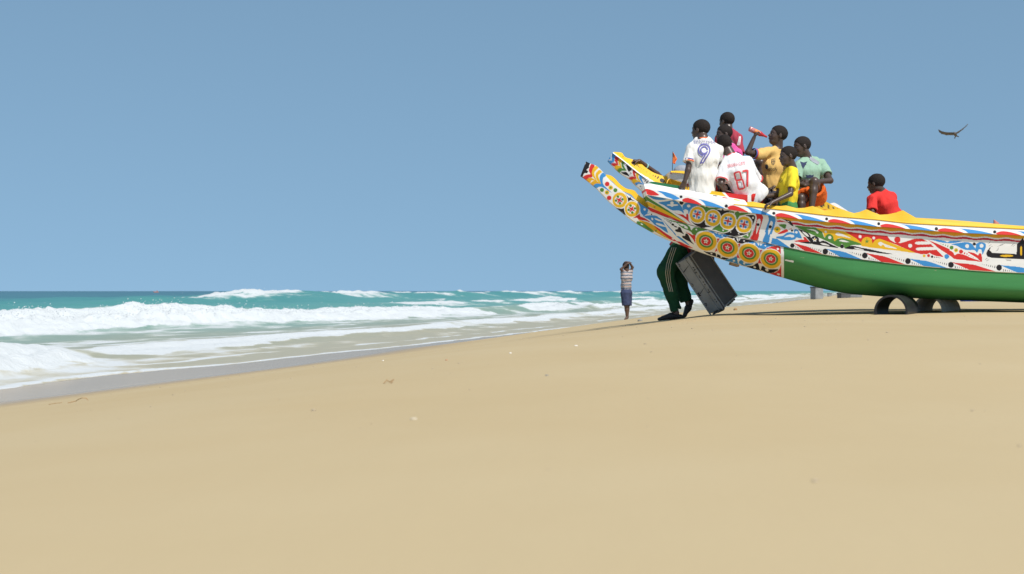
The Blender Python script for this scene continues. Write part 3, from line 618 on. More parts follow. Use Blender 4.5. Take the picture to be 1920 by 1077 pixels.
pc.ell(BLK, ID, 1341, 367.6, 5, 0.9, 6); pc.ell(RED, ID, 1359.5, 371.2, 6, 1.0, 8); pc.ell(YEL, ID, 1381.5, 375.3, 6.5, 1.2, 8)

# ------------------------------------------------------------------ boat shells
def resample(pairs, n):
    Tq = np.array([a for a, b in pairs], float); Bq = np.array([b for a, b in pairs], float)
    mid = (Tq + Bq) / 2; s = np.concatenate([[0], np.cumsum(np.linalg.norm(np.diff(mid, axis=0), axis=1))])
    t = np.linspace(0, s[-1], n)
    # smooth interpolation (monotone enough with dense stations)
    def sm(Q):
        m = np.gradient(Q, s, axis=0); i = np.clip(np.searchsorted(s, t, side='right') - 1, 0, len(s) - 2)
        h = (s[i + 1] - s[i])[:, None]; u = ((t - s[i])[:, None]) / h
        return (2 * u ** 3 - 3 * u ** 2 + 1) * Q[i] + (u ** 3 - 2 * u ** 2 + u) * h * m[i] + (-2 * u ** 3 + 3 * u ** 2) * Q[i + 1] + (u ** 3 - u ** 2) * h * m[i + 1]
    return sm(Tq), sm(Bq), s[-1]

def unproj(px, py, Y):
    return np.stack([(px - CX) / F * Y, Y, HC - (py - HY) / F * Y], -1)

class Shell:
    """collects quad grids with paint colours and becomes one mesh"""
    def __init__(s): s.V = []; s.F = []; s.C = []; s.n = 0
    def grid(s, V, C):
        nu, nv = V.shape[:2]
        s.V.append(V.reshape(-1, 3)); s.F.append(grid_faces(nu, nv, s.n)); s.C.append(np.broadcast_to(C, (nu, nv, 3)).reshape(-1, 3)); s.n += nu * nv
    def build(s, name, parent, base, mat):
        me = mesh_np(name, np.concatenate(s.V) - np.asarray(base), np.concatenate(s.F)); set_color(me, 'paint', np.concatenate(s.C))
        o = link(name, me, mat, parent); return o

def plank(name, pairs, wfun, Yc, paint, nu, nv, parent, base, inner=0.04, keel=False, inner_col=YEL, roll=None, far_res=4, mirror=True):
    """a painted strake on both sides of the boat: near face, mirrored far face, inner faces, edges"""
    Tq, Bq, ln = resample(pairs, nu)
    v = np.linspace(0, 1, nv)[None, :]
    px = Tq[:, 0:1] * (1 - v) + Bq[:, 0:1] * v; py = Tq[:, 1:2] * (1 - v) + Bq[:, 1:2] * v
    W = wfun(px, v)
    sh = Shell()
    near = unproj(px, py, Yc - W)
    C = paint.eval(px.ravel(), py.ravel()).reshape(nu, nv, 3)
    sh.grid(near, C)
    r = far_res; su = np.unique(np.append(np.arange(0, nu, r), nu - 1)); sv = np.unique(np.append(np.arange(0, nv, 2), nv - 1))
    nc = near[su][:, sv]; Cc = C[su][:, sv]
    far = nc.copy(); far[..., 1] = 2 * Yc - far[..., 1]
    if mirror: sh.grid(far, Cc)
    if keel:
        sh.grid(np.stack([near[su, -1], np.stack([near[su, -1][:, 0], 2 * Yc - near[su, -1][:, 1], near[su, -1][:, 2]], -1)], 1), C[su, -1][:, None])
        sh.grid(np.stack([near[su, 0], np.stack([near[su, 0][:, 0], 2 * Yc - near[su, 0][:, 1], near[su, 0][:, 2]], -1)], 1), np.asarray(WHT))
    else:
        def inn(face, sgn):
            q = face.copy(); q[..., 1] += sgn * inner; return q
        ni = inn(nc, 1); fi = inn(far, -1)
        sh.grid(ni, np.asarray(inner_col)); sh.grid(np.stack([nc[:, 0], ni[:, 0]], 1), Cc[:, :1]); sh.grid(np.stack([nc[:, -1], ni[:, -1]], 1), Cc[:, -1:])
        if mirror:
            sh.grid(fi, np.asarray(inner_col)); sh.grid(np.stack([far[:, 0], fi[:, 0]], 1), Cc[:, :1]); sh.grid(np.stack([far[:, -1], fi[:, -1]], 1), Cc[:, -1:])
    # bow and stern closures
    for e in (0, -1):
        a_ = near[e][sv]; b_ = far[e] if mirror else a_ + np.array([0, inner, 0])
        sh.grid(np.stack([a_, b_], 0), np.stack([C[e][sv]] * 2, 0))
    return sh.build(name, parent, base, M_PAINT)

Y1 = 16.40
base1 = np.array([4.6, Y1, gz(4.6, Y1)])
boat = empty('fishing_pirogue', base1)
tag(boat, 'brightly painted wooden fishing boat nearest the camera, green bottom, boys sitting on it', 'boat', None)

wA = lambda x: interp(x, [(1080, 0.085), (1150, 0.10), (1215, 0.13), (1300, 0.25), (1380, 0.35), (1470, 0.44), (1600, 0.54), (1750, 0.60), (1920, 0.64), (2300, 0.62), (2550, 0.45), (2750, 0.22)])
spur_pairs = [((1099, 303), (1089, 329.4)), ((1106, 306.6), (1097, 335)), ((1117.7, 311), (1108, 344)), ((1128.8, 321), (1119, 353)), ((1138, 332.5), (1132, 367)), ((1152.8, 346.5), (1147, 382)), ((1171, 361), (1164.5, 395.7)),
              ((1191.8, 375.5), (1184, 411.5)), ((1220, 395), (1212, 428.5)), ((1250, 407), (1243, 445)), ((1283.6, 418.6), (1278, 459)), ((1325, 429.7), (1320, 475)), ((1358.4, 438.4), (1356, 487)), ((1391, 445.5), (1390, 498.2)),
              ((1421.7, 451.6), (1421, 507)), ((1452, 459), (1452, 516.5)), ((1481, 465), (1481, 525)), ((1524, 473), (1524, 537)), ((1571, 481), (1571, 548)), ((1640, 489.5), (1640, 555.5)), ((1698, 496), (1698, 558.8)),
              ((1780, 503.2), (1780, 562.8)), ((1871, 509.7), (1871, 566.2)), ((1920, 511.6), (1920, 568)), ((2200, 520), (2200, 574)), ((2500, 510), (2500, 560)), ((2750, 486), (2750, 515))]
spur_pairs = [((a[0], a[1] + (1.0 if a[0] > 1225 else 0)), b) for a, b in spur_pairs]
def w_low(px, v):
    g = interp(px, [(1090, 0.25), (1200, 0.35), (1300, 0.75), (1400, 0.95), (1470, 0.99), (3000, 0.99)])
    e = interp(px, [(1090, 2.0), (1250, 1.4), (1470, 3.0), (1600, 5.0), (1700, 6.5), (1920, 7.5), (3000, 7.5)])
    return wA(px) * (1 - g * v ** e) - 0.010
hull = plank('lower_hull', spur_pairs, w_low, Y1, pa, 2000, 84, boat, base1, keel=True)
hull['label'] = 'lower hull with green bottom paint and painted bow spur'

def lean(px):   # how far the planking flares out from its lower to its upper edge
    return interp(px, [(1200, 0.06), (1300, 0.08), (1450, 0.07), (1700, 0.055), (3000, 0.05)])
st_x = [1242, 1262, 1282, 1300, 1317, 1335, 1350, 1376, 1404, 1428, 1448.6, 1470, 1490, 1520, 1548, 1575, 1605, 1640, 1670, 1698, 1726, 1755, 1800, 1860, 1920, 2060, 2200, 2350, 2500, 2750]
mid_pairs = [((1211, 365), (1219, 396.2)), ((1224, 367.4), (1231, 400.2))] + [((x, float(interp(x, CLOW))), (x + 6 * max(0, (1320 - x) / 80), float(interp(x + 6 * max(0, (1320 - x) / 80), BLOW)))) for x in st_x]
mid_pairs = [((a[0], a[1] + 0.6), b) for a, b in mid_pairs]
w_mid = lambda px, v: wA(px) + 0.004 + lean(px) * (1 - v)
mid = plank('middle_strake', mid_pairs, w_mid, Y1, pb, 1750, 104, boat, base1, inner_col=(0.42, 0.33, 0.22))

top_y = [(1200, 346), (1208, 345.6), (1216.7, 344.2), (1240, 348.4), (1258.5, 352), (1282, 355.4), (1317, 362.6), (1350, 367.4), (1371, 371), (1388, 374.2), (1396, 376), (1404, 386.5), (1423.6, 389.4), (1490, 397.4), (1516, 401), (1571, 407), (1640, 412.4), (1698, 419), (1780, 423.6), (1920, 430.4), (2200, 441), (2500, 436), (2750, 416)]
top_pairs = [((1207.5, 346), (1212.5, 365.4))] + [((x, float(interp(x, top_y))), (x + 4 * max(0, (1300 - x) / 90), float(interp(x + 4 * max(0, (1300 - x) / 90), CLOW)))) for x in [1216, 1228, 1240] + st_x[1:7] + [1362, 1376, 1388, 1396, 1404, 1416] + st_x[9:]]
def w_top(px, v):
    w0 = wA(px) + lean(px) + 0.036
    # rounded shoulder of the thick bow plank
    rnd = interp(px, [(1200, 1), (1370, 1), (1404, 0.0), (3000, 0.0)]) * 0.085 * np.clip(1 - v / 0.50, 0, 1) ** 2.0
    return w0 - rnd + 0.012 * v
top = plank('top_strake', top_pairs, w_top, Y1, pc, 1750, 60, boat, base1, inner=0.05)

# yellow gunwale board with a scalloped upper edge
gun_top = [(1371, 383), (1390, 380.6), (1411, 378.4), (1425, 381), (1448, 386), (1462, 386.8), (1474, 385.6), (1494.5, 391), (1508, 390), (1523.5, 386.6), (1544.7, 394.5), (1557, 394), (1572.5, 391.4), (1601, 400), (1613, 397.5), (1625, 392.8), (1638, 398.5), (1650, 403), (1664.6, 402.2), (1680, 399), (1693, 394.4), (1704, 401), (1717, 408.5), (1742.5, 413.4), (1780, 417.2), (1850, 421.8), (1920, 426.7), (2200, 437), (2500, 432), (2750, 412)]
gun_bot = [(1371, 384.6), (1423.6, 389.6), (1490, 397.6), (1571, 407.2), (1640, 412.6), (1698, 419.2), (1780, 423.8), (1920, 430.6), (2200, 441.2), (2500, 436.2), (2750, 416.2)]
gx = np.unique(np.concatenate([[q[0] for q in gun_top], np.arange(1371, 1760, 4.0)]))
py_ = Paint(YEL)
gun = plank('gunwale_board', [((x, float(interp(x, gun_top))), (x, float(interp(x, gun_bot)))) for x in gx],
            lambda px, v: wA(px) + lean(px) + 0.042 - 0.024 * (1 - v), Y1, py_, 700, 8, boat, base1, inner=0.045, far_res=3)
# small moulding under the scallops
plank('rub_moulding', [((x, float(interp(x, gun_bot)) - 2.6), (x, float(interp(x, gun_bot)) + 0.2)) for x in np.arange(1376, 2750, 22.0)],
      lambda px, v: wA(px) + lean(px) + 0.040 + 0.006 * np.sin(v * np.pi), Y1, py_, 260, 5, boat, base1, inner=0.03, far_res=1)

# yellow crest board that rises behind the bow spur
crest = [((1136.5, 327.5), (1137, 334.6)), ((1145, 329.4), (1146, 338.5)), ((1154, 336), (1155.4, 347.6)), ((1163, 346), (1166, 357.0)), ((1175, 354), (1176, 361.5)), ((1189, 357.4), (1185, 366.0)), ((1195.7, 364.5), (1192, 374.5)), ((1206, 372), (1204, 384)), ((1216, 379.5), (1213, 391)), ((1232, 388), (1230, 401))]
plank('bow_crest', crest, lambda px, v: -0.045 + 0 * px + 0.0 * v, Y1, Paint(YEL), 90, 6, boat, base1, inner=0.035, mirror=False, far_res=2)

# striped rail on which the boys sit
pr_ = Paint(lambda px, py: np.where((px < 1274)[:, None], DKG, np.where((px < 1281)[:, None], WHT, np.where(((px - (py - 360) * 0.9) < 1353)[:, None], YEL, np.where(((px - (py - 360) * 0.9) < 1358)[:, None], WHT, np.where((px < 1402)[:, None], RED, WHT))))))
rail = [((1214, 344), (1216, 349)), ((1222, 341.2), (1222, 351)), ((1230, 341.5), (1230, 352)), ((1242, 343.5), (1242, 354)), ((1262, 346.5), (1262, 357)), ((1285, 350.0), (1285, 360)), ((1310, 354.0), (1310, 365)), ((1340, 359), (1340, 369)), ((1375, 363.4), (1375, 374)), ((1398, 365.6), (1398, 378)), ((1408.5, 366.6), (1408.5, 380))]
plank('striped_rail', rail, lambda px, v: wA(px) + lean(px) - 0.085 + 0.0 * v, Y1, pr_, 300, 14, boat, base1, inner=0.09, inner_col=RED)

M_WOOD = simple('bare_wood', (0.30, 0.20, 0.11), 0.75, 0.25, 12, 0.3, 40, 0.3, stretch=(0.4, 4, 4))
def box_obj(name, cx, cy, cz, sx, sy, sz, mat, parent=None, base=None, rot=None, bev=0.012):
    bm = bmesh.new(); bmesh.ops.create_cube(bm, size=1)
    bmesh.ops.scale(bm, vec=(sx, sy, sz), verts=bm.verts)
    bmesh.ops.bevel(bm, geom=bm.edges[:], offset=bev, segments=2, affect='EDGES', profile=0.6)
    if rot is not None: bmesh.ops.rotate(bm, cent=(0, 0, 0), matrix=rot, verts=bm.verts)
    b0 = (0, 0, 0) if base is None else base
    bmesh.ops.translate(bm, vec=(cx - b0[0], cy - b0[1], cz - b0[2]), verts=bm.verts)
    me = bpy.data.meshes.new(name); bm.to_mesh(me); bm.free()
    o = link(name, me, mat, parent); return o
# thwarts across the boat
for (px, py) in ((1345, 372), (1470, 398), (1525, 402), (1650, 418), (1840, 436)):
    q = P(px, py, Y1); w = float(wA(px)) + float(lean(px)) - (0.20 if px < 1400 else 0.03)
    box_obj('thwart', q[0], Y1, q[2], 0.22, 2 * w, 0.04, M_WOOD, boat, base1)
# deck boards that close the boat inside, below the gunwale
fl = []
for x in np.linspace(1225, 2740, 60):
    y = float(interp(x, BLOW)); w = float(wA(x)) - 0.02
    fl.append([P(x, y + 4, Y1 - w), P(x, y + 4, Y1 + w)])
sh = Shell(); fl = np.array(fl); fl[:, 1, 0] = fl[:, 0, 0]; fl[:, 1, 2] = fl[:, 0, 2]; sh.grid(fl, np.array((0.25, 0.18, 0.11))); sh.build('inner_floor', boat, base1, M_PAINT)

# ------------------------------------------------------------------ far boat
Y2 = 18.35
base2 = np.array([4.6, Y2, gz(4.6, Y2)])
boat2 = empty('fishing_pirogue', base2)
tag(boat2, 'painted wooden fishing boat behind the nearer one, its yellow-topped bow rising higher', 'boat', None)
p2 = Paint(WHT)
q = lambda col, pts: p2.poly(col, R7(pts))
q(BLU, [(90, 340), (150, 190), (190, 170), (255, 228), (232, 300), (242, 332), (200, 382), (150, 400)]); p2.ell(WHT, R7, 172, 250, 10, 60, 8); p2.ell(WHT, R7, 150, 322, 40, 9)
q(RED, [(260, 250), (325, 285), (302, 350), (312, 412), (270, 382), (240, 332)]); q(RED, [(170, 402), (240, 380), (312, 412), (240, 458)])
q(YEL, [(330, 295), (395, 335), (362, 400), (382, 472), (330, 422), (310, 362)]); q(YEL, [(232, 465), (300, 430), (392, 472), (300, 520)])
q(GRN, [(390, 345), (445, 368), (422, 430), (475, 535), (400, 482), (375, 412)]); q(GRN, [(290, 525), (360, 480), (475, 535), (390, 542), (335, 580)])
q(BLK, [(475, 415), (575, 490), (562, 542), (520, 555), (490, 502)]); q(BLK, [(370, 572), (470, 565), (535, 645), (430, 615)]); p2.ell(BLK, R7, 560, 585, 12); p2.ell(BLK, R7, 540, 612, 9)
q(RED, [(620, 505), (675, 545), (652, 610), (675, 695), (620, 642), (600, 572)]); q(RED, [(518, 682), (600, 650), (675, 695), (575, 728)])
q(YEL, [(680, 565), (735, 600), (712, 662), (765, 775), (690, 702), (665, 632)]); q(YEL, [(572, 745), (640, 702), (765, 775), (640, 800)])
q(BLU, [(740, 605), (795, 640), (782, 702), (825, 815), (760, 742), (725, 672)]); q(BLU, [(630, 805), (720, 760), (825, 815), (720, 802), (675, 840)])
for x, y, a, b in ((805, 680, 12, 22), (830, 705, 12, 26), (855, 735, 14, 32), (890, 765, 16, 38), (760, 850, 12, 22), (790, 880, 12, 30), (825, 900, 14, 36), (860, 920, 14, 40)): p2.ell(BLK, R7, x, y, a, b, 35)
wA2 = lambda x: wA(np.asarray(x) - 48)
spur2 = [((1148.5, 286), (1140, 301.5)), ((1158, 293), (1150, 312)), ((1171, 303), (1164, 325)), ((1184, 313.5), (1179, 334.6)), ((1197, 324), (1194, 349)), ((1209, 333), (1206, 359)), ((1225, 343), (1222, 372)), ((1260, 362), (1258, 402)), ((1330, 385), (1328, 438)), ((1440, 410), (1440, 470)), ((1540, 440), (1540, 505)), ((1640, 465), (1640, 535)), ((1780, 482), (1780, 548)), ((1920, 490), (1920, 552)), ((2200, 498), (2200, 556)), ((2450, 488), (2450, 545)), ((2600, 470), (2600, 510))]
p2b = Paint(lambda px, py: np.where((px < 1430)[:, None], p2.eval(px, py), HUL))
plank('lower_hull', spur2, lambda px, v: w_low(px - 48, v), Y2, p2b, 900, 50, boat2, base2, keel=True)
# yellow board leaning along the bow spur, marked with black dots and ticks
p3 = Paint(lambda px, py: np.where((py > interp(px, [(1140, 282), (1148.5, 287), (1171, 304.2), (1197, 325.2), (1225, 342), (1300, 380)]) - 2.2)[:, None], WHT, YEL))
for x, y, a, b, r in ((615, 390, 38, 30, 30), (1190, 735, 52, 42, 30)): p3.ell(BLK, R7, x, y, a, b, r)
for x, y, s in ((690, 425, 24), (717, 448, 20), (745, 472, 16), (772, 500, 11), (820, 518, 10), (880, 562, 11), (945, 600, 14), (1008, 635, 16), (1055, 652, 24), (1105, 675, 32), (1265, 775, 24), (405, 258, 14), (350, 218, 12), (305, 195, 10)): p3.ell(BLK, R7, x, y, s * 0.42, s, 35)
brd = [((1150, 285.2), (1148.6, 287.2)), ((1158, 285.6), (1155, 292)), ((1165.6, 286.8), (1161, 296.4)), ((1172, 294.5), (1170, 303.4)), ((1184, 298.6), (1179, 310.5)), ((1195.6, 302), (1191, 320.4)), ((1210, 314), (1205, 330.8)), ((1224, 323.2), (1218, 338.8)), ((1236, 328), (1232, 345)), ((1254, 332), (1250, 354)), ((1282, 339), (1282, 362)), ((1320, 352), (1320, 376))]
plank('bow_board', brd, lambda px, v: 0.10 - 0.10 * (1 - v) + 0 * px, Y2, p3, 260, 24, boat2, base2, inner=0.05, mirror=False, far_res=3)
top2 = [((1254.6, 323), (1255.6, 334.7)), ((1262, 323), (1264, 337)), ((1280, 325), (1282, 343)), ((1300, 329), (1302, 351)), ((1340, 341), (1340, 366)), ((1400, 356), (1400, 380)), ((1460, 368), (1460, 391)), ((1500, 374), (1500, 396)), ((1544, 385), (1544, 403)), ((1580, 396), (1580, 412)), ((1640, 407), (1640, 424)), ((1700, 412), (1700, 432)), ((1760, 414.5), (1760, 436)), ((1920, 427), (1920, 446)), ((2200, 436), (2200, 456)), ((2450, 430), (2450, 450)), ((2600, 415), (2600, 435))]
p4 = Paint(lambda px, py: np.where((px < 1600)[:, None], WHT, YEL))
p4.poly(RED, R7([(1350, 585), (1385, 585), (1390, 600), (1355, 600)]))
plank('top_strake', top2, lambda px, v: wA2(px) + 0.12 + 0.03 * (1 - v), Y2, p4, 420, 14, boat2, base2, inner=0.05, far_res=3)
plank('middle_strake', [((a[0] + (2 if i == 0 else 0), b[1] + 0.5), (b[0] + 10, float(interp(b[0] + 10, [(c[0][0], c[0][1]) for c in spur2])) - 0.5)) for i, (a, b) in enumerate(top2)], lambda px, v: wA2(px) + 0.01 + 0.09 * (1 - v), Y2, Paint(ORA), 300, 16, boat2, base2, inner=0.04, far_res=3)
g2 = [((1258, 320.8), (1258, 323.4)), ((1270, 320.4), (1270, 324.2)), ((1295, 322.6), (1295, 328)), ((1330, 332), (1330, 338.5)), ((1400, 349), (1400, 356)), ((1460, 360), (1460, 368.5)), ((1500, 368), (1500, 378)), ((1520, 370), (1520, 388)), ((1533, 371.5), (1533, 394)), ((1544, 375.5), (1544, 398)), ((1555, 381.5), (1555, 400)), ((1568, 388), (1568, 402)), ((1580, 393), (1580, 404)), ((1610, 402), (1610, 409)), ((1660, 406.5), (1660, 414)), ((1717, 408.6), (1717, 416)), ((1760, 411), (1760, 418)), ((1920, 424), (1920, 430)), ((2200, 433), (2200, 439)), ((2450, 427), (2450, 433)), ((2600, 412), (2600, 418))]
p5 = Paint(YEL); p5.ell(BLK, Rf, 722, 40, 42)
for k in range(6): p5.ell(BLK, Rf, 795 + k * 42, 62 + k * 9, 9, max(7, 36 - k * 6))
p5.ell(BLK, Rf, 655, 28, 12, 34, 15); p5.poly(RED, Rf([(705, 120), (790, 122), (850, 135), (780, 143)]))
plank('gunwale_board', g2, lambda px, v: wA2(px) + 0.165 - 0.02 * (1 - v), Y2, p5, 420, 14, boat2, base2, inner=0.05, far_res=3)
# white plank end that stands up behind the far gunwale
plank('bow_plank_end', [((1551, 384), (1551, 392)), ((1564.5, 380.6), (1564.5, 396)), ((1576, 387), (1576, 398)), ((1590, 396), (1590, 402))], lambda px, v: -0.3 + 0 * px + 0 * v, Y2, Paint(WHT), 24, 4, boat2, base2, inner=0.04, mirror=False, far_res=2)
for (px, py) in ((1400, 380), (1520, 404), (1700, 430)):
    s_ = P(px, py, Y2); w = float(wA2(px)) + 0.08
    box_obj('thwart', s_[0], Y2, s_[2], 0.22, 2 * w, 0.04, M_WOOD, boat2, base2)

# ------------------------------------------------------------------ sculpting with distance fields (bodies, clothes)
def unit(v):
    v = np.asarray(v, float); return v / (np.linalg.norm(v) + 1e-9)

def rc(a, b, r1, r2=None):
    a = np.asarray(a, float); b = np.asarray(b, float); r2 = r1 if r2 is None else r2
    ba = b - a; L2 = float(ba @ ba) + 1e-12
    def f(p):
        h = np.clip(((p - a) @ ba) / L2, 0, 1)
        return np.linalg.norm(p - a - h[..., None] * ba, axis=-1) - (r1 + (r2 - r1) * h)
    r = max(r1, r2); return f, np.minimum(a, b) - r, np.maximum(a, b) + r

def ellp(c, axes, rad):
    c = np.asarray(c, float); Rm = np.array([unit(x) for x in axes]); rad = np.asarray(rad, float); mn = rad.min(); mx = rad.max()
    def f(p):
        q = ((p - c) @ Rm.T) / rad; k = np.linalg.norm(q, axis=-1); k2 = np.linalg.norm(q / rad, axis=-1) + 1e-9
        return k * (k - 1) / k2
    return f, c - mx, c + mx

def ecap(a, b, wd, w1, d1, w2, d2):
    """capsule with an elliptical section: w along wd, d across it"""
    a = np.asarray(a, float); b = np.asarray(b, float); ba = b - a; L_ = np.linalg.norm(ba); ax = ba / (L_ + 1e-9)
    wd = np.asarray(wd, float); wd = unit(wd - ax * (wd @ ax)); dd_ = np.cross(ax, wd)
    def f(p):
        q = p - a; t = q @ ax; h = np.clip(t / L_, 0, 1); ov = t - h * L_
        w = w1 + (w2 - w1) * h; d = d1 + (d2 - d1) * h; m = np.minimum(w, d)
        k = np.sqrt(((q @ wd) / w) ** 2 + ((q @ dd_) / d) ** 2 + (ov / m) ** 2)
        return (k - 1) * m
    r = max(w1, d1, w2, d2); return f, np.minimum(a, b) - r, np.maximum(a, b) + r

class Sculpt:
    def __init__(s, vox=0.0075): s.ops = []; s.vox = vox
    def add(s, prim, k=0.02): s.ops.append(('u', prim, k)); return s
    def sub(s, prim, k=0.01): s.ops.append(('s', prim, k)); return s
    def cut(s, point, normal): s.ops.append(('c', (np.asarray(point, float), unit(normal)), 0)); return s   # removes the side the normal points to
    def folds(s, amp, freq, stretch=(1, 1, 1)): s.ops.append(('n', (amp, freq, np.asarray(stretch, float)), 0)); return s
    def mesh(s):
        lo = np.min([o[1][1] for o in s.ops if o[0] == 'u'], 0) - 4 * s.vox; hi = np.max([o[1][2] for o in s.ops if o[0] == 'u'], 0) + 4 * s.vox
        n = np.ceil((hi - lo) / s.vox).astype(int) + 1
        ax = [(lo[i] + np.arange(n[i]) * s.vox) for i in range(3)]
        D = np.full(n, 0.5, np.float32)
        for kind, prm, k in s.ops:
            if kind in 'us':
                f, l, h = prm; pad = k + 4 * s.vox
                i0 = np.clip(np.floor((l - pad - lo) / s.vox).astype(int), 0, n - 1); i1 = np.clip(np.ceil((h + pad - lo) / s.vox).astype(int) + 1, 1, n)
                sl = tuple(slice(i0[j], i1[j]) for j in range(3))
                G = np.stack(np.meshgrid(*[ax[j][sl[j]] for j in range(3)], indexing='ij'), -1)
                e = f(G).astype(np.float32); d = D[sl]
                if kind == 'u':
                    hh = np.maximum(k - np.abs(d - e), 0) / max(k, 1e-6); D[sl] = np.minimum(d, e) - hh * hh * k * 0.25
                else:
                    e = -e; hh = np.maximum(k - np.abs(d - e), 0) / max(k, 1e-6); D[sl] = np.maximum(d, e) + hh * hh * k * 0.25
            elif kind == 'c':
                pt, nm = prm
                pl = (ax[0][:, None, None] - pt[0]) * nm[0] + (ax[1][None, :, None] - pt[1]) * nm[1] + (ax[2][None, None, :] - pt[2]) * nm[2]
                D = np.maximum(D, pl.astype(np.float32))
            else:
                amp, fr, st = prm; idx = np.argwhere(np.abs(D) < amp * 1.5 + 3 * s.vox)
                pt = (lo + idx * s.vox) * st * fr
                nz = noise3(pt) * 0.65 + noise3(pt * 2.1 + 5.3) * 0.35
                D[tuple(idx.T)] += (amp * (nz - 0.5) * 2).astype(np.float32)
        return surface_nets(D, lo, s.vox)

def surface_nets(D, lo, vox):
    ins = D < 0
    nx, ny, nz = D.shape
    cnt = np.zeros((nx - 1, ny - 1, nz - 1), np.int8)
    for dx in (0, 1):
        for dy in (0, 1):
            for dz in (0, 1): cnt += ins[dx:nx - 1 + dx, dy:ny - 1 + dy, dz:nz - 1 + dz]
    act = np.argwhere((cnt > 0) & (cnt < 8)); ids = np.full(cnt.shape, -1, np.int32); ids[tuple(act.T)] = np.arange(len(act))
    cor = [(0, 0, 0), (1, 0, 0), (0, 1, 0), (1, 1, 0), (0, 0, 1), (1, 0, 1), (0, 1, 1), (1, 1, 1)]
    val = np.stack([D[act[:, 0] + c[0], act[:, 1] + c[1], act[:, 2] + c[2]] for c in cor], 1)
    acc = np.zeros((len(act), 3)); num = np.zeros(len(act))
    for a in range(8):
        for b in range(a + 1, 8):
            if sum(abs(cor[a][i] - cor[b][i]) for i in range(3)) != 1: continue
            va, vb = val[:, a], val[:, b]; m = (va < 0) != (vb < 0)
            t = np.where(m, va / np.where(m, va - vb, 1), 0)
            pt = np.array(cor[a]) + t[:, None] * (np.array(cor[b]) - np.array(cor[a]))
            acc[m] += pt[m]; num[m] += 1
    V = lo + (act + acc / num[:, None]) * vox
    Fs = []
    for axn in range(3):
        o1, o2 = [(1, 2), (2, 0), (0, 1)][axn]
        sl0 = [slice(None)] * 3; sl1 = [slice(None)] * 3; sl0[axn] = slice(0, -1); sl1[axn] = slice(1, None)
        e = np.argwhere(ins[tuple(sl0)] != ins[tuple(sl1)])
        e = e[(e[:, o1] > 0) & (e[:, o2] > 0) & (e[:, o1] < D.shape[o1] - 1) & (e[:, o2] < D.shape[o2] - 1)]
        d1 = np.zeros(3, int); d1[o1] = 1; d2 = np.zeros(3, int); d2[o2] = 1
        g = lambda q: ids[q[:, 0], q[:, 1], q[:, 2]]
        quad = np.stack([g(e - d1 - d2), g(e - d2), g(e), g(e - d1)], 1)
        flip = ~ins[e[:, 0], e[:, 1], e[:, 2]]; quad[flip] = quad[flip][:, ::-1]
        Fs.append(quad[(quad >= 0).all(1)])
    return V, np.concatenate(Fs)

def hand(sc, wrist, d, nrm, s=1.0, curl=0.5, thumb=1, r=1.0):
    """palm and five fingers: d points along the fingers, nrm is the way the palm faces"""
    d = unit(d); nrm = np.asarray(nrm, float); nrm = unit(nrm - d * (nrm @ d)); side = np.cross(d, nrm)
    w = np.asarray(wrist, float)
    sc.add(ecap(w + d * 0.012 * s, w + d * 0.075 * s, side, 0.030 * s, 0.017 * s, 0.038 * s, 0.014 * s), 0.012)
    for i, (o, ln) in enumerate(((-0.029, 0.062), (-0.010, 0.076), (0.010, 0.080), (0.029, 0.070))):
        b = w + d * 0.082 * s + side * o * s; fd = unit(d + side * o * 2.2); c1 = curl * 0.7; c2 = curl * 1.6
        m1 = b + (fd * math.cos(c1) + nrm * math.sin(c1)) * ln * 0.5 * s
        m2 = m1 + (fd * math.cos(c2) + nrm * math.sin(c2)) * ln * 0.5 * s
        sc.add(rc(b - d * 0.01 * s, m1, 0.0088 * s * r, 0.008 * s * r), 0.003); sc.add(rc(m1, m2, 0.008 * s * r, 0.0066 * s * r), 0.003)
    tb = w + d * 0.030 * s + side * 0.026 * s * thumb; td = unit(d * 0.7 + side * 0.75 * thumb + nrm * 0.45)
    t1 = tb + td * 0.035 * s; t2 = t1 + unit(td + d * 0.4 + nrm * 0.3 * curl) * 0.028 * s
    sc.add(rc(tb, t1, 0.012 * s, 0.0095 * s), 0.006); sc.add(rc(t1, t2, 0.0092 * s, 0.0075 * s), 0.003)

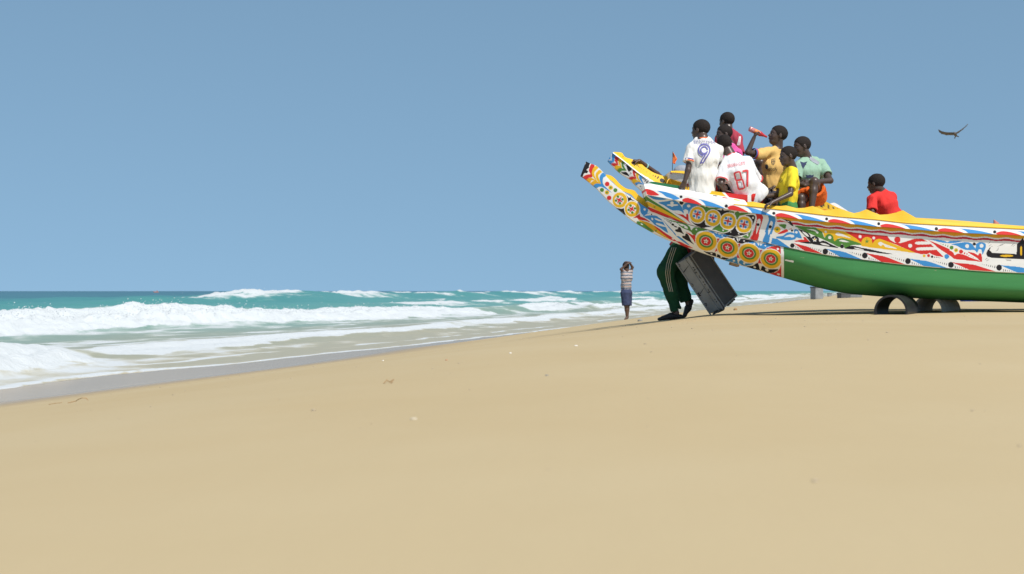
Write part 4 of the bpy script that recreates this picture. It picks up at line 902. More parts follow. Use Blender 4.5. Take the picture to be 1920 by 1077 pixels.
def head(sc, c, fwd, up, H, neck, nr=0.055):
    fwd = unit(fwd); up = np.asarray(up, float); up = unit(up - fwd * (up @ fwd)); rt = np.cross(fwd, up)
    ax = (fwd, rt, up); pt = lambda f, r, u: c + (fwd * f + rt * r + up * u) * H
    E = lambda f, r, u, a, b, d, k: sc.add(ellp(pt(f, r, u), ax, np.array([a, b, d]) * H), k * H)
    sc.add(rc(pt(-0.10, 0, -0.22), neck, nr * 0.97, nr * 1.08), 0.04)
    E(-0.06, 0, 0.125, 0.42, 0.325, 0.365, 0.05)
    E(0.10, 0, -0.12, 0.275, 0.245, 0.35, 0.10)
    E(0.17, 0, -0.38, 0.15, 0.15, 0.10, 0.12)
    E(0.30, 0, 0.07, 0.07, 0.20, 0.05, 0.08)
    E(0.22, 0.13, -0.12, 0.12, 0.10, 0.12, 0.08); E(0.22, -0.13, -0.12, 0.12, 0.10, 0.12, 0.08)
    for sgn in (1, -1): sc.sub(ellp(pt(0.385, sgn * 0.125, 0.0), ax, np.array([0.06, 0.075, 0.05]) * H), 0.06 * H)
    sc.add(rc(pt(0.35, 0, 0.02), pt(0.425, 0, -0.125), 0.03 * H, 0.052 * H), 0.04 * H)
    E(0.385, 0.055, -0.14, 0.05, 0.045, 0.035, 0.03); E(0.385, -0.055, -0.14, 0.05, 0.045, 0.035, 0.03)
    E(0.35, 0, -0.225, 0.065, 0.115, 0.032, 0.03); E(0.345, 0, -0.275, 0.062, 0.10, 0.034, 0.02)
    for sgn in (1, -1):
        sc.add(ellp(pt(-0.03, sgn * 0.325, -0.03), (unit(fwd + up * -0.2), rt, up), np.array([0.075, 0.03, 0.115]) * H), 0.025 * H)
        sc.sub(ellp(pt(0.0, sgn * 0.36, -0.02), ax, np.array([0.035, 0.02, 0.06]) * H), 0.02 * H)
    return ax, pt

def sculpt_obj(name, sc, mat, parent=None, base=None):
    V, Fq = sc.mesh(); b = np.zeros(3) if base is None else np.asarray(base, float)
    o = link(name, mesh_np(name, V - b, Fq), mat, parent)
    o['_n'] = 0; del o['_n']
    return o, V, Fq

def bvh_of(V, Fq): return BVHTree.FromPolygons([tuple(v) for v in V], [tuple(int(i) for i in f) for f in Fq])

def decal(name, bvh, V2, F2, mat, parent, base, off=0.012, sub=2):
    """flat print laid on a garment: outline given in photo pixels is dropped on the cloth it belongs to"""
    bm = bmesh.new(); vs_ = [bm.verts.new((x, y, 0)) for x, y in V2]
    for f in F2:
        try: bm.faces.new([vs_[i] for i in f])
        except ValueError: pass
    bmesh.ops.triangulate(bm, faces=bm.faces[:])
    for _ in range(3):
        long = [e for e in bm.edges if e.calc_length() > 2.5]
        if not long: break
        bmesh.ops.subdivide_edges(bm, edges=long, cuts=1, use_grid_fill=False); bmesh.ops.triangulate(bm, faces=[f for f in bm.faces if len(f.verts) > 3])
    o0 = Vector((0, 0, HC)); out = []
    last = None
    for v in bm.verts:
        d = Vector(((v.co.x - CX) / F, 1.0, -(v.co.y - HY) / F)).normalized()
        h = bvh.ray_cast(o0, d)
        if h[0] is not None: last = h[0].y; pt = h[0] - d * off
        else:
            Yq = last if last else 16.3; pt = Vector(P(v.co.x, v.co.y, Yq))
            nn = bvh.find_nearest(pt); pt = nn[0] - d * off if nn[0] else pt
        out.append(pt)
    for v, q in zip(bm.verts, out): v.co = q - Vector(base)
    me = bpy.data.meshes.new(name); bm.to_mesh(me); bm.free()
    return link(name, me, mat, parent)

def ribbon(pts, w):
    p_ = np.asarray(pts, float); t = np.gradient(p_, axis=0); t /= np.linalg.norm(t, axis=1)[:, None] + 1e-9; n = np.stack([-t[:, 1], t[:, 0]], 1) * w / 2
    V = np.concatenate([p_ + n, p_ - n]); k = len(p_)
    return V, [(i, i + 1, k + i + 1, k + i) for i in range(k - 1)]

def text2d(body, size, ox, oy, rot=0, sx=1.0, shear=0.0, space=1.0, bold=0.0):
    cu = bpy.data.curves.new('t', 'FONT'); cu.body = body; cu.size = size; cu.align_x = 'CENTER'; cu.align_y = 'CENTER'; cu.resolution_u = 3; cu.space_character = space; cu.offset = bold; cu.fill_mode = 'FRONT'
    ob = bpy.data.objects.new('t', cu); COL.objects.link(ob); bpy.context.view_layer.update()
    me = bpy.data.meshes.new_from_object(ob.evaluated_get(bpy.context.evaluated_depsgraph_get()))
    V = np.array([v.co[:2] for v in me.vertices]); Fq = [tuple(q.vertices) for q in me.polygons]
    bpy.data.objects.remove(ob, do_unlink=True); bpy.data.curves.remove(cu); bpy.data.meshes.remove(me)
    c, s = math.cos(math.radians(rot)), math.sin(math.radians(rot))
    x = V[:, 0] * sx + shear * V[:, 1]; y = -V[:, 1]
    return np.stack([ox + x * c - y * s, oy + x * s + y * c], 1), Fq

def ring(name, c, axis_, R_, r_, mat, parent, base, sq=1.0, wd=(1, 0, 0)):
    axis_ = unit(axis_); w = np.asarray(wd, float); w = unit(w - axis_ * (w @ axis_)); v = np.cross(axis_, w); V = []
    for i in range(28):
        a = 2 * np.pi * i / 28; e = w * math.cos(a) + v * math.sin(a) * sq
        for j in range(8):
            b = 2 * np.pi * j / 8; V.append(np.asarray(c) + (w * math.cos(a) * R_ + v * math.sin(a) * R_ * sq) + e * r_ * math.cos(b) + axis_ * r_ * 1.5 * math.sin(b))
    Fq = [(i * 8 + j, ((i + 1) % 28) * 8 + j, ((i + 1) % 28) * 8 + (j + 1) % 8, i * 8 + (j + 1) % 8) for i in range(28) for j in range(8)]
    return link(name, mesh_np(name, np.array(V) - np.asarray(base), Fq), mat, parent)

def person(label, sp):
    """one figure: continuous body mesh with hair and clothes as children; joints are (pixel x, pixel y, depth)"""
    J = {k: (P(*v) if isinstance(v, tuple) and len(v) == 3 else v) for k, v in sp['j'].items()}
    dz = sp.get('dz', 0.0)
    for k in J: J[k] = J[k] + np.array([0, 0, dz])
    PT = lambda t: P(*t) + np.array([0, 0, dz])
    s = sp.get('s', 0.85); H = sp.get('H', 0.235)
    wd = J['shr'] - J['shl']; up_t = unit(J['neck'] - J['pelvis'])
    body = Sculpt(sp.get('vox', 0.0075))
    tw = sp.get('tw', 1.0)
    body.add(ecap(J['pelvis'], J['waist'], wd, 0.125 * s * tw, 0.095 * s, 0.115 * s * tw, 0.085 * s), 0.03)
    body.add(ecap(J['waist'], J['chest'], wd, 0.115 * s * tw, 0.085 * s, 0.145 * s * tw, 0.10 * s), 0.04)
    body.add(ecap(J['chest'], J['neck'] - up_t * 0.07 * s, wd, 0.145 * s * tw, 0.10 * s, 0.12 * s * tw, 0.075 * s), 0.04)
    body.add(rc(J['shl'], J['shr'], 0.048 * s), 0.04)
    ax, hp = head(body, J['head'], sp['face'], sp.get('up', (0, 0, 1)), H, J['neck'], 0.064 * s)
    for arm in sp['arms']:
        sh_, el, wr = PT(arm[0]), PT(arm[1]), PT(arm[2])
        body.add(rc(sh_, el, 0.046 * s, 0.037 * s), 0.02); body.add(rc(el, wr, 0.038 * s, 0.025 * s), 0.012)
        hand(body, wr, arm[3], arm[4], s * arm[6] if len(arm) > 6 else s, arm[5], arm[7] if len(arm) > 7 else 1)
    for leg in sp['legs']:
        hp_, kn, an = PT(leg[0]), PT(leg[1]), PT(leg[2]); body.add(rc(hp_, kn, 0.078 * s, 0.052 * s), 0.03); body.add(ellp(kn, np.eye(3), (0.055 * s,) * 3), 0.02)
        mid_ = kn * 0.68 + an * 0.32; body.add(rc(kn, mid_, 0.048 * s, 0.052 * s), 0.02); body.add(rc(mid_, an, 0.050 * s, 0.032 * s), 0.02)
        if len(leg) > 3: body.add(rc(an + np.array([0, 0, -0.02]) * s, PT(leg[3]), 0.034 * s, 0.024 * s), 0.02)
    V, Fq = body.mesh()
    base = np.array([J['pelvis'][0], J['pelvis'][1], V[:, 2].min()])
    o = link('person', mesh_np('person', V - base, Fq), sp.get('skin', M_SKIN), None, base); tag(o, label, 'person', sp.get('group'))
    # hair
    if sp.get('hair', True):
        hr = Sculpt(0.006); g = sp.get('hair_t', 0.0035)
        hr.add(ellp(hp(-0.06, 0, 0.125), ax, np.array([0.42, 0.325, 0.365]) * H + g), 0.0)
        hr.cut(hp(0.30, 0, 0.20), ax[0] * 0.80 - ax[2] * 0.60); hr.cut(hp(-0.2, 0, -0.20), -ax[2] + ax[0] * 0.30)
        hr.cut(hp(0.12, 0, -0.04), ax[0] * 0.9 - ax[2] * 0.70)
        hr.folds(0.0035, 110)
        Vh, Fh = hr.mesh(); link('hair', mesh_np('hair', Vh - base, Fh), M_HAIR, o)
    for sgn in (1, -1):
        e = Sculpt(0.003); e.add(ellp(hp(0.305, sgn * 0.125, -0.005), ax, np.array([0.05, 0.05, 0.03]) * H), 0.0); Ve, Fe = e.mesh(); link('eye', mesh_np('eye', Ve - base, Fe), M_EYE, o)
    # clothes
    out = {'o': o, 'base': base, 'J': J, 'hp': hp, 'PT': PT}
    cl_ = sp.get('shirt')
    if cl_:
        g = cl_.get('g', 0.022); S_ = Sculpt(0.008); hem = PT(cl_['hem']) if 'hem' in cl_ else J['pelvis']
        hw = cl_.get('hw', 1.0)
        S_.add(ecap(hem, J['waist'], wd, (0.125 * s * hw + g) * tw, 0.095 * s + g, 0.122 * s * tw + g, 0.09 * s + g), 0.03)
        S_.add(ecap(J['waist'], J['chest'], wd, 0.122 * s * tw + g, 0.09 * s + g, 0.148 * s * tw + g, 0.102 * s + g), 0.05)
        S_.add(ecap(J['chest'], J['neck'] - up_t * 0.06 * s, wd, 0.148 * s * tw + g, 0.102 * s + g, 0.11 * s * tw, 0.07 * s + g * 0.4), 0.05)
        for sh_ in (J['shl'], J['shr']): S_.add(rc(J['neck'] - up_t * 0.035 * s, sh_, 0.052 * s + 0.006, 0.050 * s + g * 0.5), 0.045)
        for arm in sp['arms']:
            sh_, el = PT(arm[0]), PT(arm[1]); fr = cl_.get('sleeve', 0.62); end = sh_ + (el - sh_) * fr; dr = unit(el - sh_)
            S_.ops.append(('u', tube_open(sh_, end, 0.050 * s + g * 0.55, 0.050 * s + g * 0.75, 0.045 * s), 0.030))
        if cl_.get('fold', 0.011): S_.folds(cl_.get('fold', 0.011) * 1.5, cl_.get('ff', 12), cl_.get('fst', (1, 1, 0.4))); S_.folds(0.0075, 30, (1, 1, 0.28))
        hd = unit(J['waist'] - hem); S_.cut(hem - hd * cl_.get('drop', 0.02), -hd)
        S_.sub(rc(hem - hd * 0.06, hem + hd * 0.01, 0.06 * s), 0.01)
        so, Vs, Fs_ = sculpt_obj('shirt', S_, cl_['mat'], o, base); so['label'] = cl_['label']
        out['shirt'] = so; out['sb'] = bvh_of(Vs, Fs_)
        if 'collar' in cl_:
            ring('collar', J['neck'] - up_t * 0.004 + cl_.get('coff', np.zeros(3)), unit(J['neck'] - J['chest']), 0.060 * s + 0.006, 0.007, cl_['collar'], so, base, 1.0, wd)
        if 'cuff' in cl_:
            for arm in sp['arms']:
                sh_, el = PT(arm[0]), PT(arm[1]); dr = unit(el - sh_); end = sh_ + (el - sh_) * cl_.get('sleeve', 0.62)
                for i, mt in enumerate(cl_['cuff']): ring('cuff', end - dr * (0.006 + 0.017 * i), dr, 0.050 * s + g * 0.60, 0.0055, mt, so, base, 1.0, (0, 0, 1) if abs(dr[2]) < 0.8 else (1, 0, 0))
    sh2 = sp.get('shorts')
    if sh2:
        g = sh2.get('g', 0.025); S_ = Sculpt(0.008); w = sh2.get('w', 1.0)
        S_.add(ecap(J['pelvis'] - up_t * 0.02, J['pelvis'] + up_t * 0.09 * s, wd, (0.13 * s + g) * w, 0.10 * s + g, 0.12 * s * w + g * 0.5, 0.09 * s + g * 0.4), 0.02)
        for leg in sp['legs']:
            a_, b_ = PT(leg[0]), PT(leg[1]); fr = sh2.get('len', 0.75); end = a_ + (b_ - a_) * fr; dr = unit(b_ - a_)
            S_.add(tube_open(a_, end, 0.085 * s + g, 0.066 * s + g, 0.060 * s + g * 0.3), 0.04)
        S_.folds(0.012, 10); S_.folds(0.006, 26, (1, 1, 0.4))
        so, Vs, Fs_ = sculpt_obj('shorts', S_, sh2['mat'], o, base); so['label'] = sh2['label']; out['shorts'] = so
    return out

def tube_open(a, b, r1, r2, rin):
    """sleeve or trouser leg: tapered tube cut square at its lower end and hollow there"""
    f0, l, h = rc(a, b + (b - a) / np.linalg.norm(b - a) * 0.06, r1, r2); dr = unit(b - a)
    def f(p):
        t = (p - b) @ dr; rr = np.linalg.norm(p - b - t[..., None] * dr, axis=-1)
        return np.maximum(np.maximum(f0(p), t), -np.maximum(rr - rin, -0.035 - t))
    return f, l, h

C_WHITE = cloth('white_jersey', (0.76, 0.74, 0.70)); C_WHITE2 = cloth('bright_white_jersey', (0.78, 0.78, 0.80)); C_RED = cloth('red_cotton', (0.62, 0.035, 0.030)); C_ORANGE = cloth('orange_cotton', (0.72, 0.13, 0.02))
C_MAROON = cloth('maroon_jersey', (0.36, 0.045, 0.070)); C_PINK = cloth('pink_jersey', (0.66, 0.10, 0.32)); C_TAN = cloth('tan_yellow_jersey', (0.66, 0.42, 0.14)); C_YEL = cloth('yellow_cotton', (0.74, 0.56, 0.03))
C_MINT = cloth('mint_green_polo', (0.27, 0.42, 0.31)); C_NAVY = cloth('navy_cotton', (0.040, 0.050, 0.10)); C_DARK = cloth('dark_cotton', (0.04, 0.04, 0.05)); C_GREY = cloth('grey_cotton', (0.30, 0.32, 0.36))
C_GREEN = cloth('dark_green_tracksuit', (0.010, 0.055, 0.024)); C_SHORTG = cloth('green_patterned_shorts', (0.05, 0.20, 0.06)); C_CREAM = cloth('cream_stripe', (0.38, 0.35, 0.27))
I_PURPLE = simple('violet_print', (0.13, 0.12, 0.36), 0.7); I_PALE = simple('pale_violet_print', (0.36, 0.35, 0.50), 0.7); I_RED = simple('red_print', (0.66, 0.05, 0.06), 0.7); I_BLACK = simple('black_print', (0.02, 0.02, 0.025), 0.7); I_WHITE = simple('white_print', (0.78, 0.77, 0.75), 0.7); I_DARKTAN = simple('dark_print', (0.05, 0.035, 0.02), 0.7); I_BLUE = simple('blue_print', (0.05, 0.10, 0.35), 0.7); I_ORANGE = simple('orange_print', (0.75, 0.14, 0.03), 0.7)

DN = (0, 0, -1)
# --- boy with the violet number, back to the camera
b9 = person('boy in cream white football shirt with a violet 9 on his back', dict(s=0.92, H=0.245, tw=1.0,
    j=dict(head=(1313, 244, 16.27), neck=(1318, 260, 16.22), chest=(1320, 298, 16.2), waist=(1318, 330, 16.2), pelvis=(1317, 350, 16.24), shl=(1298, 278, 16.22), shr=(1345, 281, 16.22)),
    face=(-0.80, 0.60, 0.03), arms=[((1297, 280, 16.2), (1290, 320, 16.14), (1284, 340, 16.12), (-0.35, 0.1, -1), (0, 1, 0), 0.5), ((1345, 283, 16.24), (1344, 318, 16.4), (1303, 284, 16.42), (-0.35, -0.1, 1), (0.6, 0.3, 0), 0.9)],
    legs=[((1307, 352, 16.3), (1300, 358, 16.62), (1302, 410, 16.66)), ((1327, 354, 16.3), (1330, 362, 16.62), (1332, 415, 16.66))],
    shirt=dict(mat=C_WHITE, label='cream white football shirt with violet 9', g=0.036, hem=(1317, 357, 16.22), hw=1.14, drop=0.055, collar=I_ORANGE, cuff=[I_ORANGE, I_PURPLE], fold=0.012),
    shorts=dict(mat=C_RED, label='red shorts', w=1.22, len=0.9)))
B = b9['shirt']; bv = b9['sb']; bs = b9['base']
V2, F2 = text2d('BENZEMA', 10.5, 1321.0, 266.8, 1, 0.84, 0, 1.08, 0.0); decal('shirt_lettering', bv, V2, F2, I_PALE, B, bs)
th = np.linspace(math.radians(318), math.radians(68), 30)
for rr, wv in ((11.0, 2.5), (6.4, 2.5)):
    loop = [(1320.5 + rr * 0.98 * math.cos(a), 281.5 + rr * 1.02 * math.sin(a)) for a in np.linspace(math.radians(110 if rr > 8 else 20), math.radians(390 if rr > 8 else 355), 30)]
    if rr > 8: loop += [(1327.5, 291), (1322, 299), (1318.5, 305.5), (1312, 306.2)]
    V2, F2 = ribbon(loop, wv); decal('shirt_number', bv, V2, F2, I_PURPLE, B, bs)
for pts_, wv in (([(1316.5, 293), (1319.5, 288.5), (1323.5, 287.6), (1326, 287)], 2.4), ([(1323.5, 288.5), (1318, 297), (1313.5, 305.8)], 2.4)):
    V2, F2 = ribbon(pts_, wv); decal('shirt_number', bv, V2, F2, I_PURPLE, B, bs)

# --- boy with the red 87
b87 = person('boy in bright white shirt with red 87 on his back, leaning on the rail', dict(s=0.92, H=0.235,
    j=dict(head=(1359, 272, 16.30), neck=(1370, 292, 16.24), chest=(1383, 322, 16.18), waist=(1396, 347, 16.18), pelvis=(1404, 364, 16.22), shl=(1358, 315, 16.2), shr=(1400, 305, 16.22)),
    face=(-0.25, 0.95, -0.15), up=(-0.3, 0, 1), arms=[((1358, 317, 16.18), (1352, 345, 16.1), (1358, 358, 16.14), (0.9, 0.2, -0.2), (0, 0, -1), 0.5), ((1401, 308, 16.26), (1426, 346, 16.5), (1418, 366, 16.6), (-0.4, 0.5, -0.5), DN, 0.5)],
    legs=[((1394, 368, 16.3), (1385, 372, 16.66), (1385, 425, 16.7)), ((1412, 370, 16.3), (1420, 374, 16.66), (1425, 430, 16.7))],
    shirt=dict(mat=C_WHITE2, label='bright white football shirt with red 87', g=0.034, hem=(1412, 371, 16.24), hw=1.42, drop=0.055, collar=I_RED, cuff=[I_RED], sleeve=0.78, fold=0.013),
    shorts=dict(mat=C_RED, label='red shorts', w=0.92, len=0.9)))
B = b87['shirt']; bv = b87['sb']; bs = b87['base']
V2, F2 = text2d('SERIGNE A GUEYE', 9.0, 1380.5, 308.8, -11, 0.47, 0, 1.0, 0.0); decal('shirt_lettering', bv, V2, F2, I_RED, B, bs)
def rrect(cx, cy, w, h, rot, r=2.2):
    c, s_ = math.cos(math.radians(rot)), math.sin(math.radians(rot)); q_ = []
    for sx_, sy_ in ((1, 1), (-1, 1), (-1, -1), (1, -1)):
        for a in ((0, 45, 90) if sx_ == sy_ == 1 else (90, 135, 180) if (sx_, sy_) == (-1, 1) else (180, 225, 270) if (sx_, sy_) == (-1, -1) else (270, 315, 360)):
            x = sx_ * (w / 2 - r) + r * math.cos(math.radians(a)); y = sy_ * (h / 2 - r) + r * math.sin(math.radians(a)); q_.append((cx + x * c - y * s_, cy + x * s_ + y * c))
    return q_ + [q_[0], q_[1]]
for lp in (rrect(1383.6, 330.6, 11.0, 15.0, -14), rrect(1388.6, 346.2, 11.6, 17.0, -14)): V2, F2 = ribbon(lp, 3.1); decal('shirt_number', bv, V2, F2, I_RED, B, bs)
V2, F2 = ribbon([(1392.4, 321.6), (1398, 320.3), (1402.3, 320.0)], 3.4); decal('shirt_number', bv, V2, F2, I_RED, B, bs)
V2, F2 = ribbon([(1402.0, 319.4), (1401.8, 332), (1401.4, 350.6)], 3.4); decal('shirt_number', bv, V2, F2, I_RED, B, bs)

# --- boys sitting beyond them
bm_ = person('boy in maroon shirt with three white sleeve stripes, highest head of the group', dict(s=0.90, H=0.235,
    j=dict(head=(1362, 228, 17.9), neck=(1365, 245, 17.86), chest=(1367, 282, 17.85), waist=(1372, 310, 17.85), pelvis=(1376, 330, 17.9), shl=(1348, 260, 17.9), shr=(1383, 259, 17.8)),
    face=(-0.68, 0.74, 0.0), arms=[((1383, 265, 17.78), (1390, 296, 17.65), (1402, 312, 17.5), (0.8, -0.3, -0.2), DN, 0.6), ((1348, 266, 17.92), (1344, 296, 18.0), (1350, 320, 18.0), (0.3, 0.2, -0.8), (0, 1, 0), 0.5)],
    legs=[((1384, 318, 17.8), (1426, 305, 17.55), (1428, 366, 17.55)), ((1378, 332, 17.9), (1400, 345, 17.5), (1402, 400, 17.5))],
    shirt=dict(mat=C_MAROON, label='maroon shirt with white sleeve stripes', g=0.02, hem=(1376, 328, 17.88), sleeve=0.8),
    shorts=dict(mat=C_DARK, label='dark shorts', len=0.45)))
for k in range(3):
    V2, F2 = ribbon([(1382.2 + k * 2.3, 273 - k * 0.2), (1385.2 + k * 1.7, 262 - k * 0.5), (1386.2 + k * 1.2, 256)], 0.95); decal('sleeve_stripe', bm_['sb'], V2, F2, I_WHITE, bm_['shirt'], bm_['base'])
bp_ = person('boy in pink shirt facing the sea in profile, just below the maroon shirt', dict(s=0.84, H=0.225,
    j=dict(head=(1357, 252, 16.95), neck=(1366, 270, 16.92), chest=(1366, 302, 16.9), waist=(1368, 326, 16.88), pelvis=(1370, 345, 16.86), shl=(1352, 288, 16.9), shr=(1381, 286, 16.92)),
    face=(-0.96, -0.22, 0.0), arms=[((1381, 288, 16.92), (1384, 318, 16.95), (1376, 338, 16.8), (-0.4, -0.3, -0.8), (0, -1, 0), 0.6), ((1352, 290, 16.9), (1348, 318, 16.75), (1350, 338, 16.65), (0.2, -0.2, -0.9), (0, -1, 0), 0.6)],
    legs=[((1362, 348, 16.85), (1356, 356, 16.55), (1358, 410, 16.55)), ((1380, 350, 16.85), (1386, 358, 16.55), (1388, 410, 16.55))],
    shirt=dict(mat=C_PINK, label='pink shirt', g=0.02, hem=(1370, 343, 16.87), sleeve=0.7, collar=I_WHITE), shorts=dict(mat=C_DARK, label='dark shorts', len=0.8)))

# --- boy drinking
bb = person('boy in tan yellow football shirt drinking from a tilted red bottle', dict(s=0.90, H=0.245, vox=0.0068, tw=0.9,
    j=dict(head=(1458, 254, 16.9), neck=(1458, 278, 16.92), chest=(1451, 314, 16.9), waist=(1449, 342, 16.9), pelvis=(1450, 366, 16.9), shl=(1429, 287, 16.75), shr=(1473, 288, 17.02)),
    face=(-0.93, -0.22, 0.24), up=(0.25, 0, 1), arms=[((1428, 291, 16.74), (1402, 286, 16.62), (1413.5, 259, 16.63), (0.35, 0.12, 0.95), (0.75, 0.2, -0.3), 1.25, 0.92, -1), ((1472, 294, 17.02), (1468, 330, 17.05), (1452, 350, 16.8), (-0.8, -0.2, -0.4), DN, 0.6)],
    legs=[((1440, 370, 16.85), (1426, 378, 16.6), (1428, 430, 16.6)), ((1458, 372, 16.9), (1450, 385, 16.6), (1452, 430, 16.6))],
    shirt=dict(mat=C_TAN, label='tan yellow football shirt', g=0.024, hem=(1450, 366, 16.9), drop=0.03, sleeve=0.60, cuff=[I_BLUE, I_RED]), shorts=dict(mat=C_DARK, label='dark shorts', len=0.8)))
V2, F2 = text2d('Spotify', 9.5, 1448.0, 317.5, 6, 0.72, 0, 1.0, 0.02); decal('shirt_lettering', bb['sb'], V2, F2, I_DARKTAN, bb['shirt'], bb['base'])
t_ = np.linspace(0, 2 * np.pi, 20, endpoint=False)
decal('shirt_emblem', bb['sb'], np.stack([1437.5 + 3.0 * np.cos(t_), 313 + 4.6 * np.sin(t_)], 1), [tuple(range(20))], I_BLACK, bb['shirt'], bb['base'])
for lp in ([(1447.2, 298.5), (1453, 297.8), (1453.3, 304), (1452.2, 307), (1450, 308.6), (1447.6, 306.8), (1446.8, 304), (1447.2, 298.5)],):
    V2, F2 = ribbon(lp, 0.9); decal('shirt_emblem', bb['sb'], V2, F2, I_DARKTAN, bb['shirt'], bb['base'])
for lp in ([(1450, 298.5), (1450, 308)], [(1447.2, 302.6), (1453, 302.2)]):
    V2, F2 = ribbon(lp, 0.9); decal('shirt_emblem', bb['sb'], V2, F2, I_DARKTAN, bb['shirt'], bb['base'])

# --- boy in yellow
by_ = person('small boy in yellow t-shirt resting his hand on the yellow gunwale', dict(s=0.80, H=0.232, vox=0.0065,
    j=dict(head=(1477, 293, 16.22), neck=(1485, 315, 16.25), chest=(1479, 344, 16.24), waist=(1477, 366, 16.24), pelvis=(1476, 388, 16.26), shl=(1472, 331, 16.38), shr=(1486, 332, 16.12)),
    face=(-0.97, -0.22, -0.02), arms=[((1486, 334, 16.09), (1482, 364, 15.95), (1448, 380, 15.84), (-0.9, -0.06, -0.36), (-0.25, 0.2, -0.95), 0.75), ((1470, 334, 16.42), (1458, 366, 16.32), (1424, 370, 16.2), (-1, 0, 0.1), DN, 0.5)],
    legs=[((1472, 392, 16.32), (1466, 415, 16.3), (1470, 440, 16.45)), ((1480, 392, 16.18), (1478, 418, 16.15), (1482, 440, 16.35))], tw=1.0,
    shirt=dict(mat=C_YEL, label='yellow t-shirt', g=0.02, hem=(1477, 388, 16.25), drop=0.02, sleeve=0.70, fold=0.009), shorts=dict(mat=C_SHORTG, label='green patterned shorts', len=0.7)))
V2, F2 = ribbon([(1463 + 3.0 * math.cos(a), 338 + 4.0 * math.sin(a)) for a in np.linspace(0, 6.28, 20)], 0.9); decal('shirt_emblem', by_['sb'], V2, F2, I_DARKTAN, by_['shirt'], by_['base'])
V2, F2 = ribbon([(1461.5, 339.5), (1463, 336), (1464.5, 339.5)], 0.9); decal('shirt_emblem', by_['sb'], V2, F2, I_DARKTAN, by_['shirt'], by_['base'])

# --- boy in the mint polo
bg = person('boy in mint green polo shirt and orange shorts with one knee drawn up', dict(s=0.92, H=0.24, vox=0.007,
    j=dict(head=(1503, 275, 16.72), neck=(1512, 296, 16.76), chest=(1517, 324, 16.74), waist=(1519, 342, 16.74), pelvis=(1522, 362, 16.78), shl=(1497, 312, 16.60), shr=(1540, 307, 16.84)),
    face=(-0.96, -0.25, -0.08), arms=[((1541, 309, 16.82), (1557, 339, 16.55), (1522, 342, 16.40), (-1, -0.1, 0.1), (0, 0.6, -0.5), 0.8), ((1496, 318, 16.58), (1494, 345, 16.48), (1508, 348, 16.36), (0.8, -0.2, 0.2), (0, 0.5, -0.6), 0.8)],
    legs=[((1532, 368, 16.72), (1527, 341, 16.34), (1521, 396, 16.28), (1512, 402, 16.22)), ((1512, 372, 16.75), (1502, 372, 16.4), (1503, 410, 16.35))],
    shirt=dict(mat=C_MINT, label='mint green polo shirt with navy inner collar', g=0.026, hem=(1520, 352, 16.74), drop=0.02, sleeve=0.66, collar=C_NAVY), shorts=dict(mat=C_ORANGE, label='orange shorts', w=1.15, len=0.55, g=0.04)))
decal('shoulder_panel', bg['sb'], [(1519, 293.5), (1526, 297), (1537, 305), (1534, 309.5), (1524, 304), (1518, 299)], [tuple(range(6))], C_GREY, bg['shirt'], bg['base'])
decal('shirt_print', bg['sb'], [(1510.5, 327.5), (1515, 329), (1519, 327.8), (1522, 329.2), (1526, 327.5), (1525, 333.5), (1512, 334)], [tuple(range(7))], C_NAVY, bg['shirt'], bg['base'])
decal('collar_lining', bg['sb'], [(1500, 303), (1503.5, 312), (1506, 317), (1509.5, 311), (1514, 303), (1507, 305)], [tuple(range(6))], C_NAVY, bg['shirt'], bg['base'], 0.005)

# --- boy in red further aft
br_ = person('boy in plain red t-shirt sitting alone near the middle of the boat', dict(s=0.86, H=0.235,
    j=dict(head=(1642, 345, 16.55), neck=(1651, 359, 16.58), chest=(1660, 384, 16.58), waist=(1670, 402, 16.58), pelvis=(1680, 418, 16.6), shl=(1635, 372, 16.44), shr=(1671, 368, 16.72)),
    face=(-0.78, 0.60, -0.10), arms=[((1636, 378, 16.42), (1635, 402, 16.3), (1628, 412, 16.2), (-0.8, -0.2, -0.3), DN, 0.5), ((1670, 374, 16.74), (1664, 402, 16.8), (1650, 412, 16.7), (-0.8, 0, -0.3), DN, 0.5)],
    legs=[((1676, 420, 16.52), (1655, 424, 16.45), (1656, 450, 16.4)), ((1682, 420, 16.68), (1660, 424, 16.7), (1660, 450, 16.7))],
    shirt=dict(mat=C_RED, label='plain red t-shirt', g=0.026, hem=(1684, 414, 16.6), drop=0.02, sleeve=0.75, fold=0.012), shorts=dict(mat=C_NAVY, label='navy shorts', len=0.8)))

# --- boy standing at the water's edge
M_STRIPE, nt_, bs_ = new_mat('striped_cotton')
tc_ = nt_.nodes.new('ShaderNodeTexCoord'); wv_ = nt_.nodes.new('ShaderNodeTexWave'); wv_.bands_direction = 'Z'; wv_.inputs['Scale'].default_value = 4.4; wv_.inputs['Distortion'].default_value = 1.8; wv_.inputs['Detail Scale'].default_value = 2.5
rp_ = nt_.nodes.new('ShaderNodeValToRGB'); rp_.color_ramp.interpolation = 'LINEAR'
for i, (ps, c_) in enumerate(((0.0, (0.10, 0.11, 0.14)), (0.40, (0.14, 0.14, 0.17)), (0.52, (0.46, 0.45, 0.44)), (0.85, (0.48, 0.47, 0.46)), (1.0, (0.30, 0.12, 0.07)))):
    e_ = rp_.color_ramp.elements[i] if i < 2 else rp_.color_ramp.elements.new(ps); e_.position = ps; e_.color = (*c_, 1)
nt_.links.new(tc_.outputs['Object'], wv_.inputs['Vector']); nt_.links.new(wv_.outputs['Color'], rp_.inputs[0]); nt_.links.new(rp_.outputs[0], bs_.inputs['Base Color']); bs_.inputs['Roughness'].default_value = 0.9
